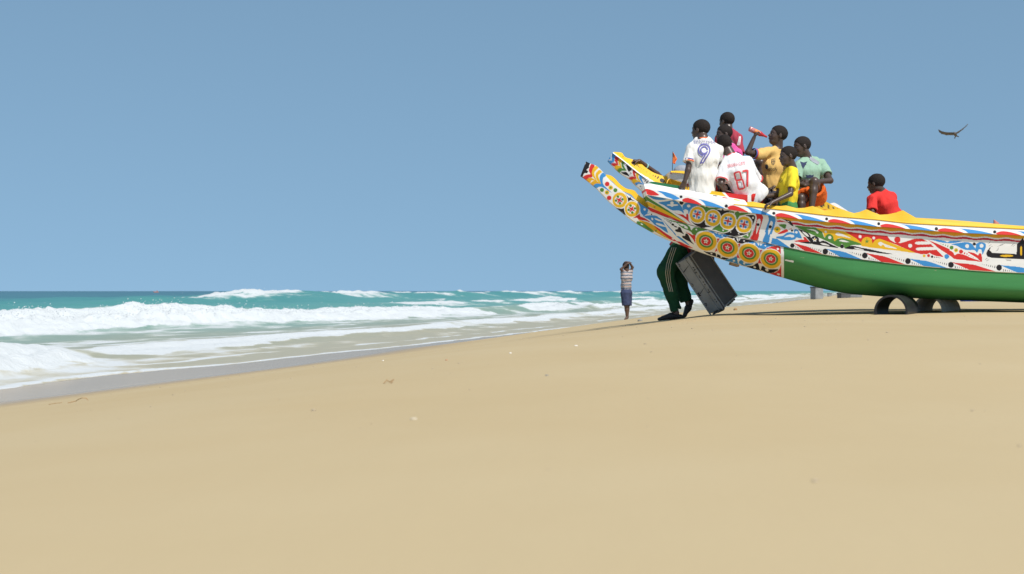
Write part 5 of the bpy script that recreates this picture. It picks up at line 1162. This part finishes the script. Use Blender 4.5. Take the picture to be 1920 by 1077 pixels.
_t = np.linspace(20, 60, 4000); _g = HC - (597 - HY) / F * _t - ground((1175 - CX) / F * _t, _t); Ys = float(_t[int(np.argmax(_g < 0))]) if (_g < 0).any() else 32.0; Ys = min(max(Ys, 24.0), 34.0)
foot_z = gz(P(1175, 597, Ys)[0], Ys); dz_s = foot_z - P(1175, 597, Ys)[2]
st = person('boy in striped shirt and navy shorts standing at the shore, hands on his head', dict(s=0.80, H=0.215, dz=dz_s, skin=M_SKIN2,
    j=dict(head=(1174, 497.5, Ys), neck=(1175.5, 507, Ys), chest=(1175, 518, Ys), waist=(1174, 532, Ys), pelvis=(1174.5, 545, Ys), shl=(1169.0, 511, Ys - 0.05), shr=(1180.5, 511, Ys + 0.05)),
    face=(0.45, 0.88, 0.05), arms=[((1169.5, 510.5, Ys - 0.05), (1164.5, 502.5, Ys - 0.1), (1176, 492, Ys - 0.10), (0.8, 0.3, 0.35), (0.3, 0.4, -0.8), 0.4), ((1180.5, 510.5, Ys + 0.05), (1186, 499, Ys + 0.05), (1180, 489.5, Ys - 0.02), (-0.8, -0.2, 0.2), (0, 0.2, -0.9), 0.4)],
    legs=[((1172.5, 549, Ys - 0.06), (1174, 571, Ys - 0.08), (1175.5, 592, Ys - 0.05), (1172, 596, Ys - 0.14)), ((1176.5, 549, Ys + 0.06), (1177, 571, Ys + 0.05), (1176.5, 592, Ys + 0.08), (1174, 596, Ys + 0.0))],
    shirt=dict(mat=M_STRIPE, label='white and grey striped shirt', g=0.018, hem=(1174, 544, Ys), sleeve=0.55), shorts=dict(mat=C_NAVY, label='navy shorts', len=0.98, g=0.035)))

# --- man with the crate, bent behind the bow
Ym = 17.25; gm = gz(P(1255, 598, Ym)[0], Ym); dz_m = gm - P(1255, 598.5, Ym)[2]
mn = person('man in dark green track trousers stepping forward under the bow with a crate', dict(s=1.0, H=0.24, dz=dz_m, skin=M_SKIN2,
    j=dict(head=(1352, 404, Ym + 0.1), neck=(1335, 418, Ym + 0.05), chest=(1315, 432, Ym), waist=(1293, 448, Ym), pelvis=(1278, 463, Ym), shl=(1322, 430, Ym - 0.16), shr=(1325, 422, Ym + 0.18)),
    face=(0.85, -0.1, -0.4), up=(-0.3, 0, 1), arms=[((1322, 431, Ym - 0.16), (1304, 452, Ym - 0.28), (1299.5, 468, Ym - 0.30), (-0.1, 0.15, -1), (0.5, 0.6, 0), 0.9, 1.05), ((1325, 424, Ym + 0.18), (1350, 440, Ym + 0.3), (1360, 425, Ym + 0.2), (0.4, -0.2, 0.6), (0, -1, 0), 0.6)],
    legs=[((1274, 468, Ym - 0.08), (1245, 508, Ym - 0.14), (1268, 583, Ym - 0.08), (1242, 594, Ym - 0.12)), ((1283, 468, Ym + 0.09), (1272, 524, Ym + 0.06), (1291, 568, Ym + 0.06), (1284, 590, Ym + 0.04))],
    shirt=dict(mat=cloth('dark_red_cotton', (0.22, 0.02, 0.03)), label='dark red shirt', g=0.062, hem=(1277, 468, Ym), drop=0.03, sleeve=0.8)))
tr = Sculpt(0.009); PTm = mn['PT']
tr.add(ecap(PTm((1279, 474, Ym)), PTm((1281, 457, Ym)), (0, 1, 0), 0.16, 0.12, 0.14, 0.105), 0.03)
for (h_, k_, a_) in (((1272, 470, Ym - 0.08), (1247, 508, Ym - 0.14), (1268, 580, Ym - 0.08)), ((1283, 470, Ym + 0.09), (1272, 524, Ym + 0.06), (1286, 562, Ym + 0.06))):
    h_, k_, a_ = PTm(h_), PTm(k_), PTm(a_); tr.add(rc(h_, k_, 0.122, 0.098), 0.05); tr.add(tube_open(k_, a_, 0.098, 0.066, 0.05), 0.04)
tr.folds(0.016, 8); tr.folds(0.008, 22, (1, 1, 0.6))
to, Vt, Ft = sculpt_obj('trousers', tr, C_GREEN, mn['o'], mn['base']); to['label'] = 'dark green track trousers with cream side stripes'
tb = bvh_of(Vt, Ft); off_px = -dz_m * F / Ym
for k in range(3):
    V2, F2 = ribbon([(1260 + 3.9 * k, 462 + off_px), (1254.5 + 3.9 * k, 478 + off_px), (1249.5 + 3.9 * k, 495 + off_px), (1248 + 3.9 * k, 510 + off_px), (1250 + 3.6 * k, 526 + off_px), (1255 + 3.2 * k, 545 + off_px)], 1.3)
    decal('side_stripe', tb, V2, F2, C_CREAM, to, mn['base'])
M_RUB = simple('black_rubber', (0.018, 0.017, 0.017), 0.6, 0.2, 20, 0.2, 60, 0.4)
for (hl, mid__, te) in (((1276, 592, Ym - 0.07), (1258, 591, Ym - 0.10), (1236, 596.5, Ym - 0.12)), ((1296, 563, Ym + 0.07), (1290, 576, Ym + 0.06), (1282, 592, Ym + 0.03))):
    sc_ = Sculpt(0.007); a_, m_, b_ = PTm(hl), PTm(mid__), PTm(te); sc_.add(ecap(a_, m_, (0, 1, 0), 0.042, 0.030, 0.046, 0.040), 0.02); sc_.add(ecap(m_, b_, (0, 1, 0), 0.046, 0.040, 0.042, 0.020), 0.02)
    sculpt_obj('shoe', sc_, M_RUB, mn['o'], mn['base'])[0]['label'] = 'black shoe'

# --- man beyond the far boat, arm over its bow
Yc_ = 18.95
cm = person('man in grey cap behind the far boat, one arm reaching along its bow', dict(s=1.0, H=0.235, vox=0.0075, skin=M_SKIN2,
    j=dict(head=(1277, 328, Yc_ + 0.1), neck=(1281, 348, Yc_ + 0.1), chest=(1288, 378, Yc_ + 0.1), waist=(1300, 416, Yc_ + 0.1), pelvis=(1312, 444, Yc_ + 0.1), shl=(1262, 356, Yc_), shr=(1303, 360, Yc_ + 0.2)),
    face=(-0.9, -0.2, 0), arms=[((1262, 356, Yc_ - 0.02), (1232, 327, Yc_ - 0.35), (1199, 302, Yc_ - 0.62), (-0.95, -0.12, 0.05), (-0.1, 0.3, -1), 1.0, 0.95), ((1303, 362, Yc_ + 0.2), (1310, 400, Yc_ + 0.3), (1308, 440, Yc_ + 0.2), (0, -0.1, -1), (-1, 0, 0), 0.4)],
    legs=[((1310, 452, Yc_ + 0.05), (1320, 516, Yc_ + 0.0), (1343, 574, Yc_ + 0.1), (1336, 582, Yc_ + 0.1)), ((1320, 452, Yc_ + 0.15), (1330, 518, Yc_ + 0.12), (1354, 576, Yc_ + 0.2), (1346, 584, Yc_ + 0.2))], hair=False,
    shirt=dict(mat=C_DARK, label='dark shirt', g=0.022, hem=(1312, 446, Yc_ + 0.1), sleeve=0.35), shorts=dict(mat=C_NAVY, label='navy shorts', len=0.9)))
cp_ = Sculpt(0.006); hp_ = cm['hp']; cp_.add(ellp(hp_(-0.05, 0, 0.16), (unit((-0.9, -0.2, 0)), (0.2, -0.9, 0), (0, 0, 1)), (0.118, 0.10, 0.094)), 0.01); cp_.cut(hp_(0, 0, 0.10), DN); cp_.add(ecap(hp_(0.25, 0, 0.13), hp_(0.60, 0, 0.09), (0, 1, 0), 0.075, 0.010, 0.05, 0.008), 0.01); cp_.folds(0.006, 14)
cpo = sculpt_obj('cap', cp_, C_GREY, cm['o'], cm['base'])[0]; cpo['label'] = 'grey cap'
ring('bracelet', P(1211, 312.0, Yc_ - 0.52), P(1232, 327, Yc_ - 0.35) - P(1199, 302, Yc_ - 0.62), 0.036, 0.006, simple('turquoise_band', (0.30, 0.60, 0.55), 0.5), cm['o'], cm['base'])

# ------------------------------------------------------------------ things on the beach
def on_ground(px, py, t0=1.2, t1=90.0):
    """where the line of sight of a photo pixel meets the sand"""
    t = np.linspace(t0, t1, 9000); d = np.array([(px - CX) / F, 1.0, -(py - HY) / F])
    h = HC + d[2] * t - ground(d[0] * t, t); i = int(np.argmax(h < 0)) if (h < 0).any() else len(t) - 1
    x, y = d[0] * t[i], t[i]; return np.array([x, y, gz(x, y)])

# --- fish crate leaning under the bow
M_CRATE = simple('worn_grey_plastic', (0.24, 0.25, 0.255), 0.65, 0.4, 7, 0.25, 50, 0.35); M_CRATE2 = simple('dark_grey_plastic', (0.085, 0.087, 0.09), 0.6, 0.35, 10, 0.2, 60, 0.35); M_INK = simple('faded_black_marker', (0.018, 0.02, 0.03), 0.8)
Lx = unit((0.56, 0.06, -0.83)); A0 = unit(np.cross((0, -1, 0), Lx)); A0 = A0 if A0[0] < 0 else -A0; B0 = unit(np.cross(Lx, A0)); B0 = B0 if B0[1] < 0 else -B0
th_ = math.radians(42); N1 = A0 * math.cos(th_) + B0 * math.sin(th_); N2 = -A0 * math.sin(th_) + B0 * math.cos(th_)
cc = P(1325, 529, 16.98); cl_len, w1_, w2_ = 0.75, 0.34, 0.22
low = min((cc + Lx * cl_len / 2 + N1 * a * w1_ / 2 + N2 * b * w2_ / 2)[2] for a in (-1, 1) for b in (-1, 1))
cc = cc + np.array([0, 0, gz(cc[0] + 0.2, cc[1]) - low - 0.012])
Rm = Matrix((Lx, N1, N2)).transposed()
cbase = np.array([cc[0] + 0.2, cc[1], gz(cc[0] + 0.2, cc[1])])
crate = empty('fish_crate', cbase); tag(crate, 'worn grey plastic fish crate tilted on its end under the painted bow', 'crate')
def cbx(name, l, a, b, sl, sa, sb, mat, bev=0.008):
    c_ = cc + Lx * l + N1 * a + N2 * b
    o_ = box_obj(name, c_[0], c_[1], c_[2], sl, sa, sb, mat, crate, cbase, Rm, bev); return o_
t_w = 0.012
pan = cbx('side_wall', 0, w1_ / 2 - t_w / 2, 0, cl_len - 0.03, t_w, w2_, M_CRATE)          # lettered long wall
cbx('side_wall', 0, -w1_ / 2 + t_w / 2, 0, cl_len - 0.03, t_w, w2_, M_CRATE2)
cbx('base_panel', 0, 0, w2_ / 2 - t_w / 2, cl_len - 0.03, w1_ - 2 * t_w - 0.002, t_w, M_CRATE2)
for sg in (-1, 1): cbx('end_wall', sg * (cl_len / 2 - t_w), 0, -0.004, t_w, w1_ - 2 * t_w - 0.003, w2_ - 0.03, M_CRATE2)
# ridge band with raised edges, end ribs and stacking lugs
cbx('rim', 0, w1_ / 2 - 0.034, w2_ / 2 + 0.006, cl_len, 0.014, 0.014, M_CRATE); cbx('rim', 0, w1_ / 2 + 0.006, w2_ / 2 - 0.004, cl_len, 0.014, 0.016, M_CRATE)
cbx('rim', 0, w1_ / 2 + 0.005, w2_ / 2 - 0.062, cl_len, 0.012, 0.010, M_CRATE)
cbx('rim', 0, -w1_ / 2 + 0.006, w2_ / 2 + 0.005, cl_len, 0.016, 0.014, M_CRATE)
cbx('rim', 0, w1_ / 2 + 0.006, -w2_ / 2 + 0.008, cl_len, 0.016, 0.018, M_CRATE)
for l in (-cl_len / 2 + 0.008, -0.16, 0.12, cl_len / 2 - 0.008): cbx('rib', l, w1_ / 2 + 0.005, w2_ / 2 - 0.034, 0.012, 0.011, 0.048, M_CRATE2)
for l in (-cl_len / 2 + 0.010, cl_len / 2 - 0.010): cbx('rim', l, -0.01, w2_ / 2 + 0.009, 0.02, w1_ - 0.06, 0.012, M_CRATE)
for a in (-0.10, -0.055, -0.01, 0.035): cbx('stacking_lug', cl_len / 2 + 0.010, a, w2_ / 2 - 0.02, 0.026, 0.014, 0.04, M_CRATE2); 
cbx('stacking_lug', cl_len / 2 + 0.008, w1_ / 2 - 0.03, 0.0, 0.022, 0.04, w2_ - 0.04, M_CRATE2)
deps = bpy.context.evaluated_depsgraph_get(); bpy.context.view_layer.update()
def obj_bvh(o_):
    mw = o_.matrix_world; return BVHTree.FromPolygons([mw @ v.co for v in o_.data.vertices], [tuple(f.vertices) for f in o_.data.polygons])
pb_ = obj_bvh(pan)
R4 = reg(1140, 430, 0.17643)
for ch, x, y, sz_ in (('O', 742, 392, 9), ('m', 797, 482, 9), ('n', 858, 565, 8), ('O', 884, 600, 8), ('M', 955, 702, 10), ('D', 1030, 808, 8), ('O', 838, 290, 8), ('M', 925, 415, 9), ('O', 990, 498, 11), ('M', 1035, 568, 10), ('E', 1080, 640, 8), ('M', 1158, 752, 9)):
    (qx, qy), = R4([(x, y)]); V2, F2 = text2d(ch, sz_ * 1.35, qx, qy, 60, 0.9, 0, 1, 0.03)
    decal('marker_lettering', pb_, V2, F2, M_INK, pan, cbase, 0.003)

# --- half-pipe rollers under the keel
M_PIPE = simple('black_plastic_pipe', (0.014, 0.014, 0.015), 0.45, 0.6, 5, 0.25, 30, 0.5, stretch=(1, 0.3, 3)); M_PIPE2 = simple('weathered_grey_pipe', (0.46, 0.44, 0.41), 0.75, 0.35, 6, 0.35, 18, 0.3, stretch=(0.4, 3, 0.4))
def half_pipe(label, c0, axis_, R_, t_, a0, a1, mat, sag=0.0):
    axis_ = unit(axis_); sd = unit(np.cross(axis_, (0, 0, 1))); up_ = np.array([0, 0, 1.0]); n = 40
    rings = []
    for k, e in enumerate(np.linspace(0, 1, 7)):
        c_ = c0 + axis_ * e * np.linalg.norm(L_ax)
        row = []
        for rr in (R_, R_ - t_):
            for a in (np.linspace(a0, a1, n) if rr == R_ else np.linspace(a1, a0, n)):
                row.append(c_ + sd * math.cos(a) * rr + up_ * math.sin(a) * rr * (1 - sag))
        rings.append(row)
    Vr = np.array(rings); m = Vr.shape[1]; V = Vr.reshape(-1, 3); Fq = []
    for k in range(6):
        for i in range(m): Fq.append((k * m + i, k * m + (i + 1) % m, (k + 1) * m + (i + 1) % m, (k + 1) * m + i))
    for k in (0, 6):
        for i in range(n - 1): Fq.append((k * m + i, k * m + i + 1, k * m + (m - 2 - i), k * m + (m - 1 - i)))
    b0 = np.array([c0[0], c0[1], V[:, 2].min()])
    o_ = link('pipe_roller', mesh_np('pipe_roller', V - b0, Fq, True), mat, None, b0); tag(o_, label, 'pipe roller', 'half-pipe rollers under the keel')
    md = o_.modifiers.new('edges', 'EDGE_SPLIT'); md.split_angle = math.radians(40)
    return o_
L_ax = np.array([0.285, 0.55, 0.0])
g0 = gz(P(1670, 590, 15.62)[0], 15.62)
half_pipe('black plastic half-pipe roller in front, right under the green keel', np.array([P(1670, 590, 15.62)[0], 15.62, g0 + 0.035]), L_ax, 0.183, 0.022, math.radians(-14), math.radians(194), M_PIPE)
L_ax = np.array([0.37, 0.55, 0.0])
g1 = gz(P(1740, 586, 16.45)[0], 16.5)
half_pipe('weathered grey half-pipe roller further back, right of the black one', np.array([P(1740, 586, 16.45)[0], 16.45, g1 + 0.01]), L_ax, 0.18, 0.024, math.radians(-10), math.radians(190), M_PIPE2)
# wooden block nailed under the bow
q_ = P(1378, 494, Y1 + 0.02); box_obj('wooden_block', q_[0], Y1 + 0.06, q_[2] - 0.005, 0.10, 0.16, 0.05, M_WOOD, boat, base1, Matrix.Rotation(math.radians(16), 3, 'Y'), 0.006)

# --- drink bottle
def lathe(name, a, b, prof_, mat, parent=None, base=None):
    a = np.asarray(a, float); b = np.asarray(b, float); ax_ = unit(b - a); L_ = np.linalg.norm(b - a); u_ = unit(np.cross(ax_, (0, 1, 0))); v_ = np.cross(ax_, u_); n = 24
    V = [a + ax_ * t * L_ + (u_ * math.cos(2 * np.pi * i / n) + v_ * math.sin(2 * np.pi * i / n)) * r for t, r in prof_ for i in range(n)]
    Fq = [(k * n + i, k * n + (i + 1) % n, (k + 1) * n + (i + 1) % n, (k + 1) * n + i) for k in range(len(prof_) - 1) for i in range(n)]
    b0 = np.zeros(3) if base is None else base
    return link(name, mesh_np(name, np.array(V) - b0, Fq), mat, parent)
bA = P(1405, 241.5, 16.66); bB = P(1438.5, 257.5, 16.70); bbase = bA.copy()
M_BOT, ntb, bbn = new_mat('pink_plastic'); bbn.inputs['Base Color'].default_value = (0.80, 0.30, 0.28, 1); bbn.inputs['Roughness'].default_value = 0.12; bbn.inputs['Transmission Weight'].default_value = 0.35
nb_ = noise_node(ntb, 30, 3); rb_ = ntb.nodes.new('ShaderNodeValToRGB'); rb_.color_ramp.elements[0].color = (0.75, 0.20, 0.20, 1); rb_.color_ramp.elements[1].color = (0.85, 0.42, 0.40, 1); ntb.links.new(nb_.outputs['Fac'], rb_.inputs[0]); ntb.links.new(rb_.outputs[0], bbn.inputs['Base Color'])
bot = lathe('drink_bottle', bA, bB, [(0.0, 0.001), (0.0, 0.026), (0.03, 0.030), (0.24, 0.030), (0.26, 0.028), (0.52, 0.028), (0.55, 0.030), (0.62, 0.029), (0.74, 0.020), (0.86, 0.0125), (0.99, 0.0115), (1.0, 0.001)], M_BOT, None, bbase); bot.location = bbase
tag(bot, 'small pink plastic bottle of red drink raised to the drinking boy\'s mouth', 'bottle')
lathe('label', bA + (bB - bA) * 0.26, bA + (bB - bA) * 0.53, [(0, 0.0286), (0.02, 0.0296), (0.98, 0.0296), (1, 0.0286)], simple('orange_label', (0.80, 0.22, 0.05), 0.5, 0.3, 40), bot, bbase)
lathe('drink', bA + (bB - bA) * 0.56, bA + (bB - bA) * 0.97, [(0, 0.001), (0.0, 0.0304), (0.12, 0.0305), (0.42, 0.0210), (0.72, 0.0130), (1, 0.0121), (1, 0.001)], simple('red_drink', (0.50, 0.03, 0.04), 0.15), bot, bbase)

# --- pennant on the far boat
fp = P(1260, 323, 18.2); ft = P(1261.6, 284.5, 18.2); fb = fp + np.array([0, 0, -0.15])
flag = empty('pennant', fb); tag(flag, 'small orange pennant on a thin stick beside the grey cap', 'flag')
lathe('stick', fb, ft, [(0, 0.001), (0, 0.005), (1, 0.004), (1, 0.001)], simple('dark_stick', (0.05, 0.05, 0.05), 0.6), flag, fb)
nu_, nv_ = 12, 16; V = []
for i in range(nu_):
    for j in range(nv_):
        u_, v_ = i / (nu_ - 1), j / (nv_ - 1)
        w_ = interp(v_, [(0, 0.4), (0.3, 5.5), (0.55, 9.3), (0.75, 6.5), (0.9, 5.0), (1.0, 5.6)])
        q_ = P(1261.4 + u_ * w_ - 0.6 * v_, 285 + 21.5 * v_ + 1.5 * u_, 18.2); V.append(q_ + np.array([0, 0.012 * math.sin(u_ * 6 + v_ * 4), 0]) * u_ * 2)
fl_ = link('cloth', mesh_np('cloth', np.array(V) - fb, grid_faces(nu_, nv_)), cloth('orange_pennant', (0.80, 0.20, 0.06)), flag); sm_ = fl_.modifiers.new('t', 'SOLIDIFY'); sm_.thickness = 0.003

# --- reddish post tip that shows above the rail
tip = Sculpt(0.01); t0_ = P(1864, 411.5, 19.6); t1_ = P(1868, 421, 19.6); tip.add(ecap(t0_ + np.array([0.0, 0, -0.015]), t1_, (1, 0.3, 0), 0.012, 0.012, 0.045, 0.03), 0.01); tip.add(ecap(t1_, t1_ + np.array([0, 0, -0.5]), (1, 0.3, 0), 0.045, 0.03, 0.05, 0.035), 0.01)
tipb = t1_ + np.array([0, 0, -0.5]); to_, _, _ = sculpt_obj('wooden_post', tip, simple('faded_red_wood', (0.45, 0.16, 0.13), 0.8, 0.3, 8), None, tipb); to_.location = tipb; tag(to_, 'pointed faded red wooden post tip peeking above the boat rail', 'post')

# --- kite gliding over the boats
Yk = 70.0; bd = Sculpt(0.022); K_ = lambda x, y, dy=0: P(x, y, Yk + dy)
bd.add(ecap(K_(1789.5, 250.6, -0.15), K_(1792.5, 255, 0.22), (1, 0, 0), 0.085, 0.075, 0.06, 0.05), 0.03); bd.add(ellp(K_(1789, 250.4, -0.24), np.eye(3), (0.055, 0.075, 0.05)), 0.04)
for pts_ in (((1789, 251.2), (1776, 251.2), (1767, 249.4), (1762, 246.6), (1759.6, 243.6)), ((1792, 251), (1799, 246.8), (1805.5, 242), (1810.5, 237.6), (1814.6, 233.2))):
    cw = (0.21, 0.20, 0.16, 0.11, 0.04)
    for k in range(4): bd.add(ecap(K_(*pts_[k], -0.02 + 0.03 * k), K_(*pts_[k + 1], 0.01 + 0.03 * k), (0, 1, -0.25), cw[k], 0.028 - 0.003 * k, cw[k + 1], 0.030 - 0.005 * k), 0.02)
for q2 in ((1790, 259.6), (1797.4, 256.8)): bd.add(ecap(K_(1792, 254.5, 0.2), K_(*q2, 0.42), (0.4, 1, 0), 0.04, 0.03, 0.035, 0.022), 0.02)
kb = K_(1790, 252); ko, _, _ = sculpt_obj('kite_bird', bd, simple('brown_feathers', (0.10, 0.085, 0.075), 0.8, 0.6, 5), None, kb); ko.location = kb; tag(ko, 'brown bird of prey gliding with raised wings in the clear sky', 'bird')

# --- far things on the sand behind the keel
def far_crate(name, label, px0, px1, py0, py1, Y, mat, cat, rot=0.0, group=None):
    a_ = P(px0, py1, Y); b_ = P(px1, py0, Y); g_ = gz((a_[0] + b_[0]) / 2, Y); h_ = b_[2] - a_[2]; w_ = b_[0] - a_[0]
    base = np.array([(a_[0] + b_[0]) / 2, Y, g_]); e_ = empty(name, base); tag(e_, label, cat, group)
    Rz = Matrix.Rotation(rot, 3, 'Z')
    box_obj('body', base[0], Y, g_ + h_ / 2 - 0.01, w_, w_ * 0.8, h_, mat, e_, base, Rz, 0.03); box_obj('rim', base[0], Y, g_ + h_ - 0.02, w_ * 1.06, w_ * 0.86, 0.06, M_CRATE2, e_, base, Rz, 0.02)
    return e_
far_crate('fish_crate', 'upright grey fish crate on the far sand behind the keel', 1522, 1541, 534, 557, 58, M_CRATE, 'crate', 0.5)
far_crate('fish_crate', 'low dark fish crate lying on the far sand, left of the pair', 1572, 1592, 548.5, 558, 57, M_CRATE2, 'crate', 0.3)
far_crate('fish_crate', 'low grey fish crate lying on the far sand, right of the pair', 1594, 1616, 550, 558, 58, M_CRATE, 'crate', -0.2)
far_crate('fish_crate', 'pale small crate farthest off on the sand', 1552, 1559, 545, 551, 110, M_CRATE, 'crate', 0.1)
tarp = Sculpt(0.02); c0_ = on_ground(1806, 567, 20, 60); c0_ = np.array([P(1806, 566, 33)[0], 33.0, gz(P(1806, 566, 33)[0], 33)])
tarp.add(ecap(c0_ + np.array([0, 0, 0.02]), c0_ + np.array([0.66, 0.1, 0.02]), (0, 1, 0), 0.12, 0.045, 0.10, 0.035), 0.02); tarp.folds(0.02, 6)
tpo, _, _ = sculpt_obj('tarpaulin', tarp, cloth('blue_tarpaulin', (0.03, 0.06, 0.30)), None, c0_); tpo.location = c0_; tag(tpo, 'crumpled blue tarpaulin on the sand seen under the keel', 'tarpaulin')

# --- flotsam and small stones
M_TWIG = simple('dry_seaweed', (0.33, 0.20, 0.09), 0.8, 0.3, 20); M_SHELL = simple('white_shell', (0.75, 0.72, 0.66), 0.5, 0.1, 30); M_STONE = simple('grey_stone', (0.24, 0.23, 0.21), 0.8, 0.3, 12)
def twig(label, px_list, r, lift, mat=M_TWIG):
    ps = [on_ground(*q_) for q_ in px_list]; Ym_ = np.mean([q_[1] for q_ in ps]); sc_ = Sculpt(max(0.0025, r * 0.55))
    c_ = np.array([P(px_list[0][0], px_list[0][1], Ym_)[0], Ym_, 0]); pts_ = []
    for (x, y), lf in zip(px_list, lift):
        X = P(x, y, Ym_)[0]; pts_.append(np.array([X, Ym_ + 0.03 * math.sin(x), gz(X, Ym_) + r * 0.6 + lf]))
    for a_, b_ in zip(pts_[:-1], pts_[1:]): sc_.add(rc(a_, b_, r, r * 0.85), r)
    b0 = pts_[0] - np.array([0, 0, r]); o_, _, _ = sculpt_obj('dry_seaweed', sc_, mat, None, b0); o_.location = b0; tag(o_, label, 'seaweed')
twig('curved brown strand of dry seaweed near the wet sand on the left', [(130, 757), (140, 755), (148, 751), (156, 750), (163, 752), (168, 757)], 0.0028, (0, 0.004, 0.014, 0.02, 0.014, 0.0))
twig('straight brown twig lying left of the curved strand', [(91, 759), (101, 758), (114, 757)], 0.0024, (0, 0.002, 0.001))
twig('small tuft of dry seaweed in the middle of the sand', [(719, 723), (724, 717), (730, 720), (737, 716), (734, 722)], 0.0026, (0, 0.012, 0.003, 0.012, 0.0))
def bit(name, label, px, py, wpx, mat, cat, flat=0.5, tmax=60, seed=0):
    c_ = on_ground(px, py, 1.2, tmax); r = wpx / 2 / F * c_[1]; sc_ = Sculpt(max(0.002, r / 6)); rg = np.random.default_rng(seed)
    sc_.add(ellp(c_ + np.array([0, 0, r * flat * 0.4]), np.eye(3), (r, r * 0.8, r * flat)), 0); sc_.add(ellp(c_ + np.array([r * 0.4, 0.1 * r, r * flat * 0.3]), np.eye(3), (r * 0.6, r * 0.5, r * flat * 1.1)), r * 0.2); sc_.folds(r * 0.14, 1.4 / r)
    o_, _, _ = sculpt_obj(name, sc_, mat, None, c_); o_.location = c_; tag(o_, label, cat)
bit('stone', 'rounded grey stone lying left of the man\'s front shoe', 1200, 602.5, 9, M_STONE, 'stone', 0.6, 40, 1)
bit('stone', 'brown stone on the sand at the right foot of the crate', 1379, 582, 7, M_TWIG, 'stone', 0.9, 40, 2)
bit('stone', 'small dark pebble alone in the open sand right of centre', 1025, 705, 7, M_STONE, 'stone', 0.5, 40, 3)
bit('shell', 'white shell nearest the swash line, well left of the standing boy', 957, 663, 5, M_SHELL, 'shell', 0.5, 40, 4)
bit('shell', 'flat white shell on the sand below and left of the standing boy', 1080, 649, 6, M_SHELL, 'shell', 0.4, 40, 5)
bit('shell', 'pale shell lowest in the foreground sand', 775, 787, 14, simple('sandy_shell', (0.55, 0.48, 0.36), 0.6), 'shell', 0.35, 30, 6)
bit('shell', 'reddish shell fragment on the sand left of centre', 837, 676, 5, simple('reddish_shell', (0.45, 0.20, 0.10), 0.6), 'shell', 0.5, 40, 7)
bit('shell', 'tiny white shell left of the reddish fragment', 718, 677, 4, M_SHELL, 'shell', 0.5, 40, 8)

# --- boat far out on the horizon
Yb = 1200.0; hb = P(293, 546, Yb); hb[2] = 0.0; fb_ = Sculpt(0.12); hb[2] -= 0.5
fb_.add(ecap(hb + np.array([-1.6, 0, 0.75]), hb + np.array([1.6, 0, 0.75]), (0, 1, 0), 0.7, 0.6, 0.7, 0.55), 0.1); fb_.add(rc(hb + np.array([0.2, 0, 1.4]), hb + np.array([0.9, 0, 1.9]), 0.5), 0.1); fb_.add(rc(hb + np.array([-1.3, 0, 1.0]), hb + np.array([-2.6, 0, 1.7]), 0.35, 0.2), 0.2)
fbo, _, _ = sculpt_obj('fishing_boat', fb_, simple('distant_red_boat', (0.35, 0.18, 0.16), 0.7), None, hb); fbo.location = hb; tag(fbo, 'tiny reddish boat far out on the sea horizon', 'boat')

# --- tiny shell fragments and dark grains scattered over the dry sand
rg = np.random.default_rng(11); n_ = 420
sx_ = rg.uniform(-3.5, 9, n_); sy_ = rg.uniform(2.5, 22, n_); keep = (np.abs(sx_) < 0.36 * sy_ + 0.3); sx_, sy_ = sx_[keep], sy_[keep]
a_, c_ = to_ac(sx_, sy_); keep = -c_ > 1.5; sx_, sy_ = sx_[keep], sy_[keep]; sz_ = ground(sx_, sy_); sr_ = 0.002 + 0.006 * rg.random(len(sx_)) ** 3
VV = (np.stack([sx_, sy_, sz_ + sr_ * 0.2], -1)[:, None, :] + octv[None] * sr_[:, None, None] * np.array([1.5, 1.0, 0.5])).reshape(-1, 3); FF = (octf[None] + (np.arange(len(sx_)) * 6)[:, None, None]).reshape(-1, 3)
sf_ = link('shell_fragments', mesh_np('shell_fragments', VV, FF, False), simple('shell_grit', (0.42, 0.34, 0.25), 0.7, 0.7, 3), None); sf_['kind'] = 'stuff'; sf_['label'] = 'tiny shell fragments scattered over the dry sand'; sf_['category'] = 'shell grit'
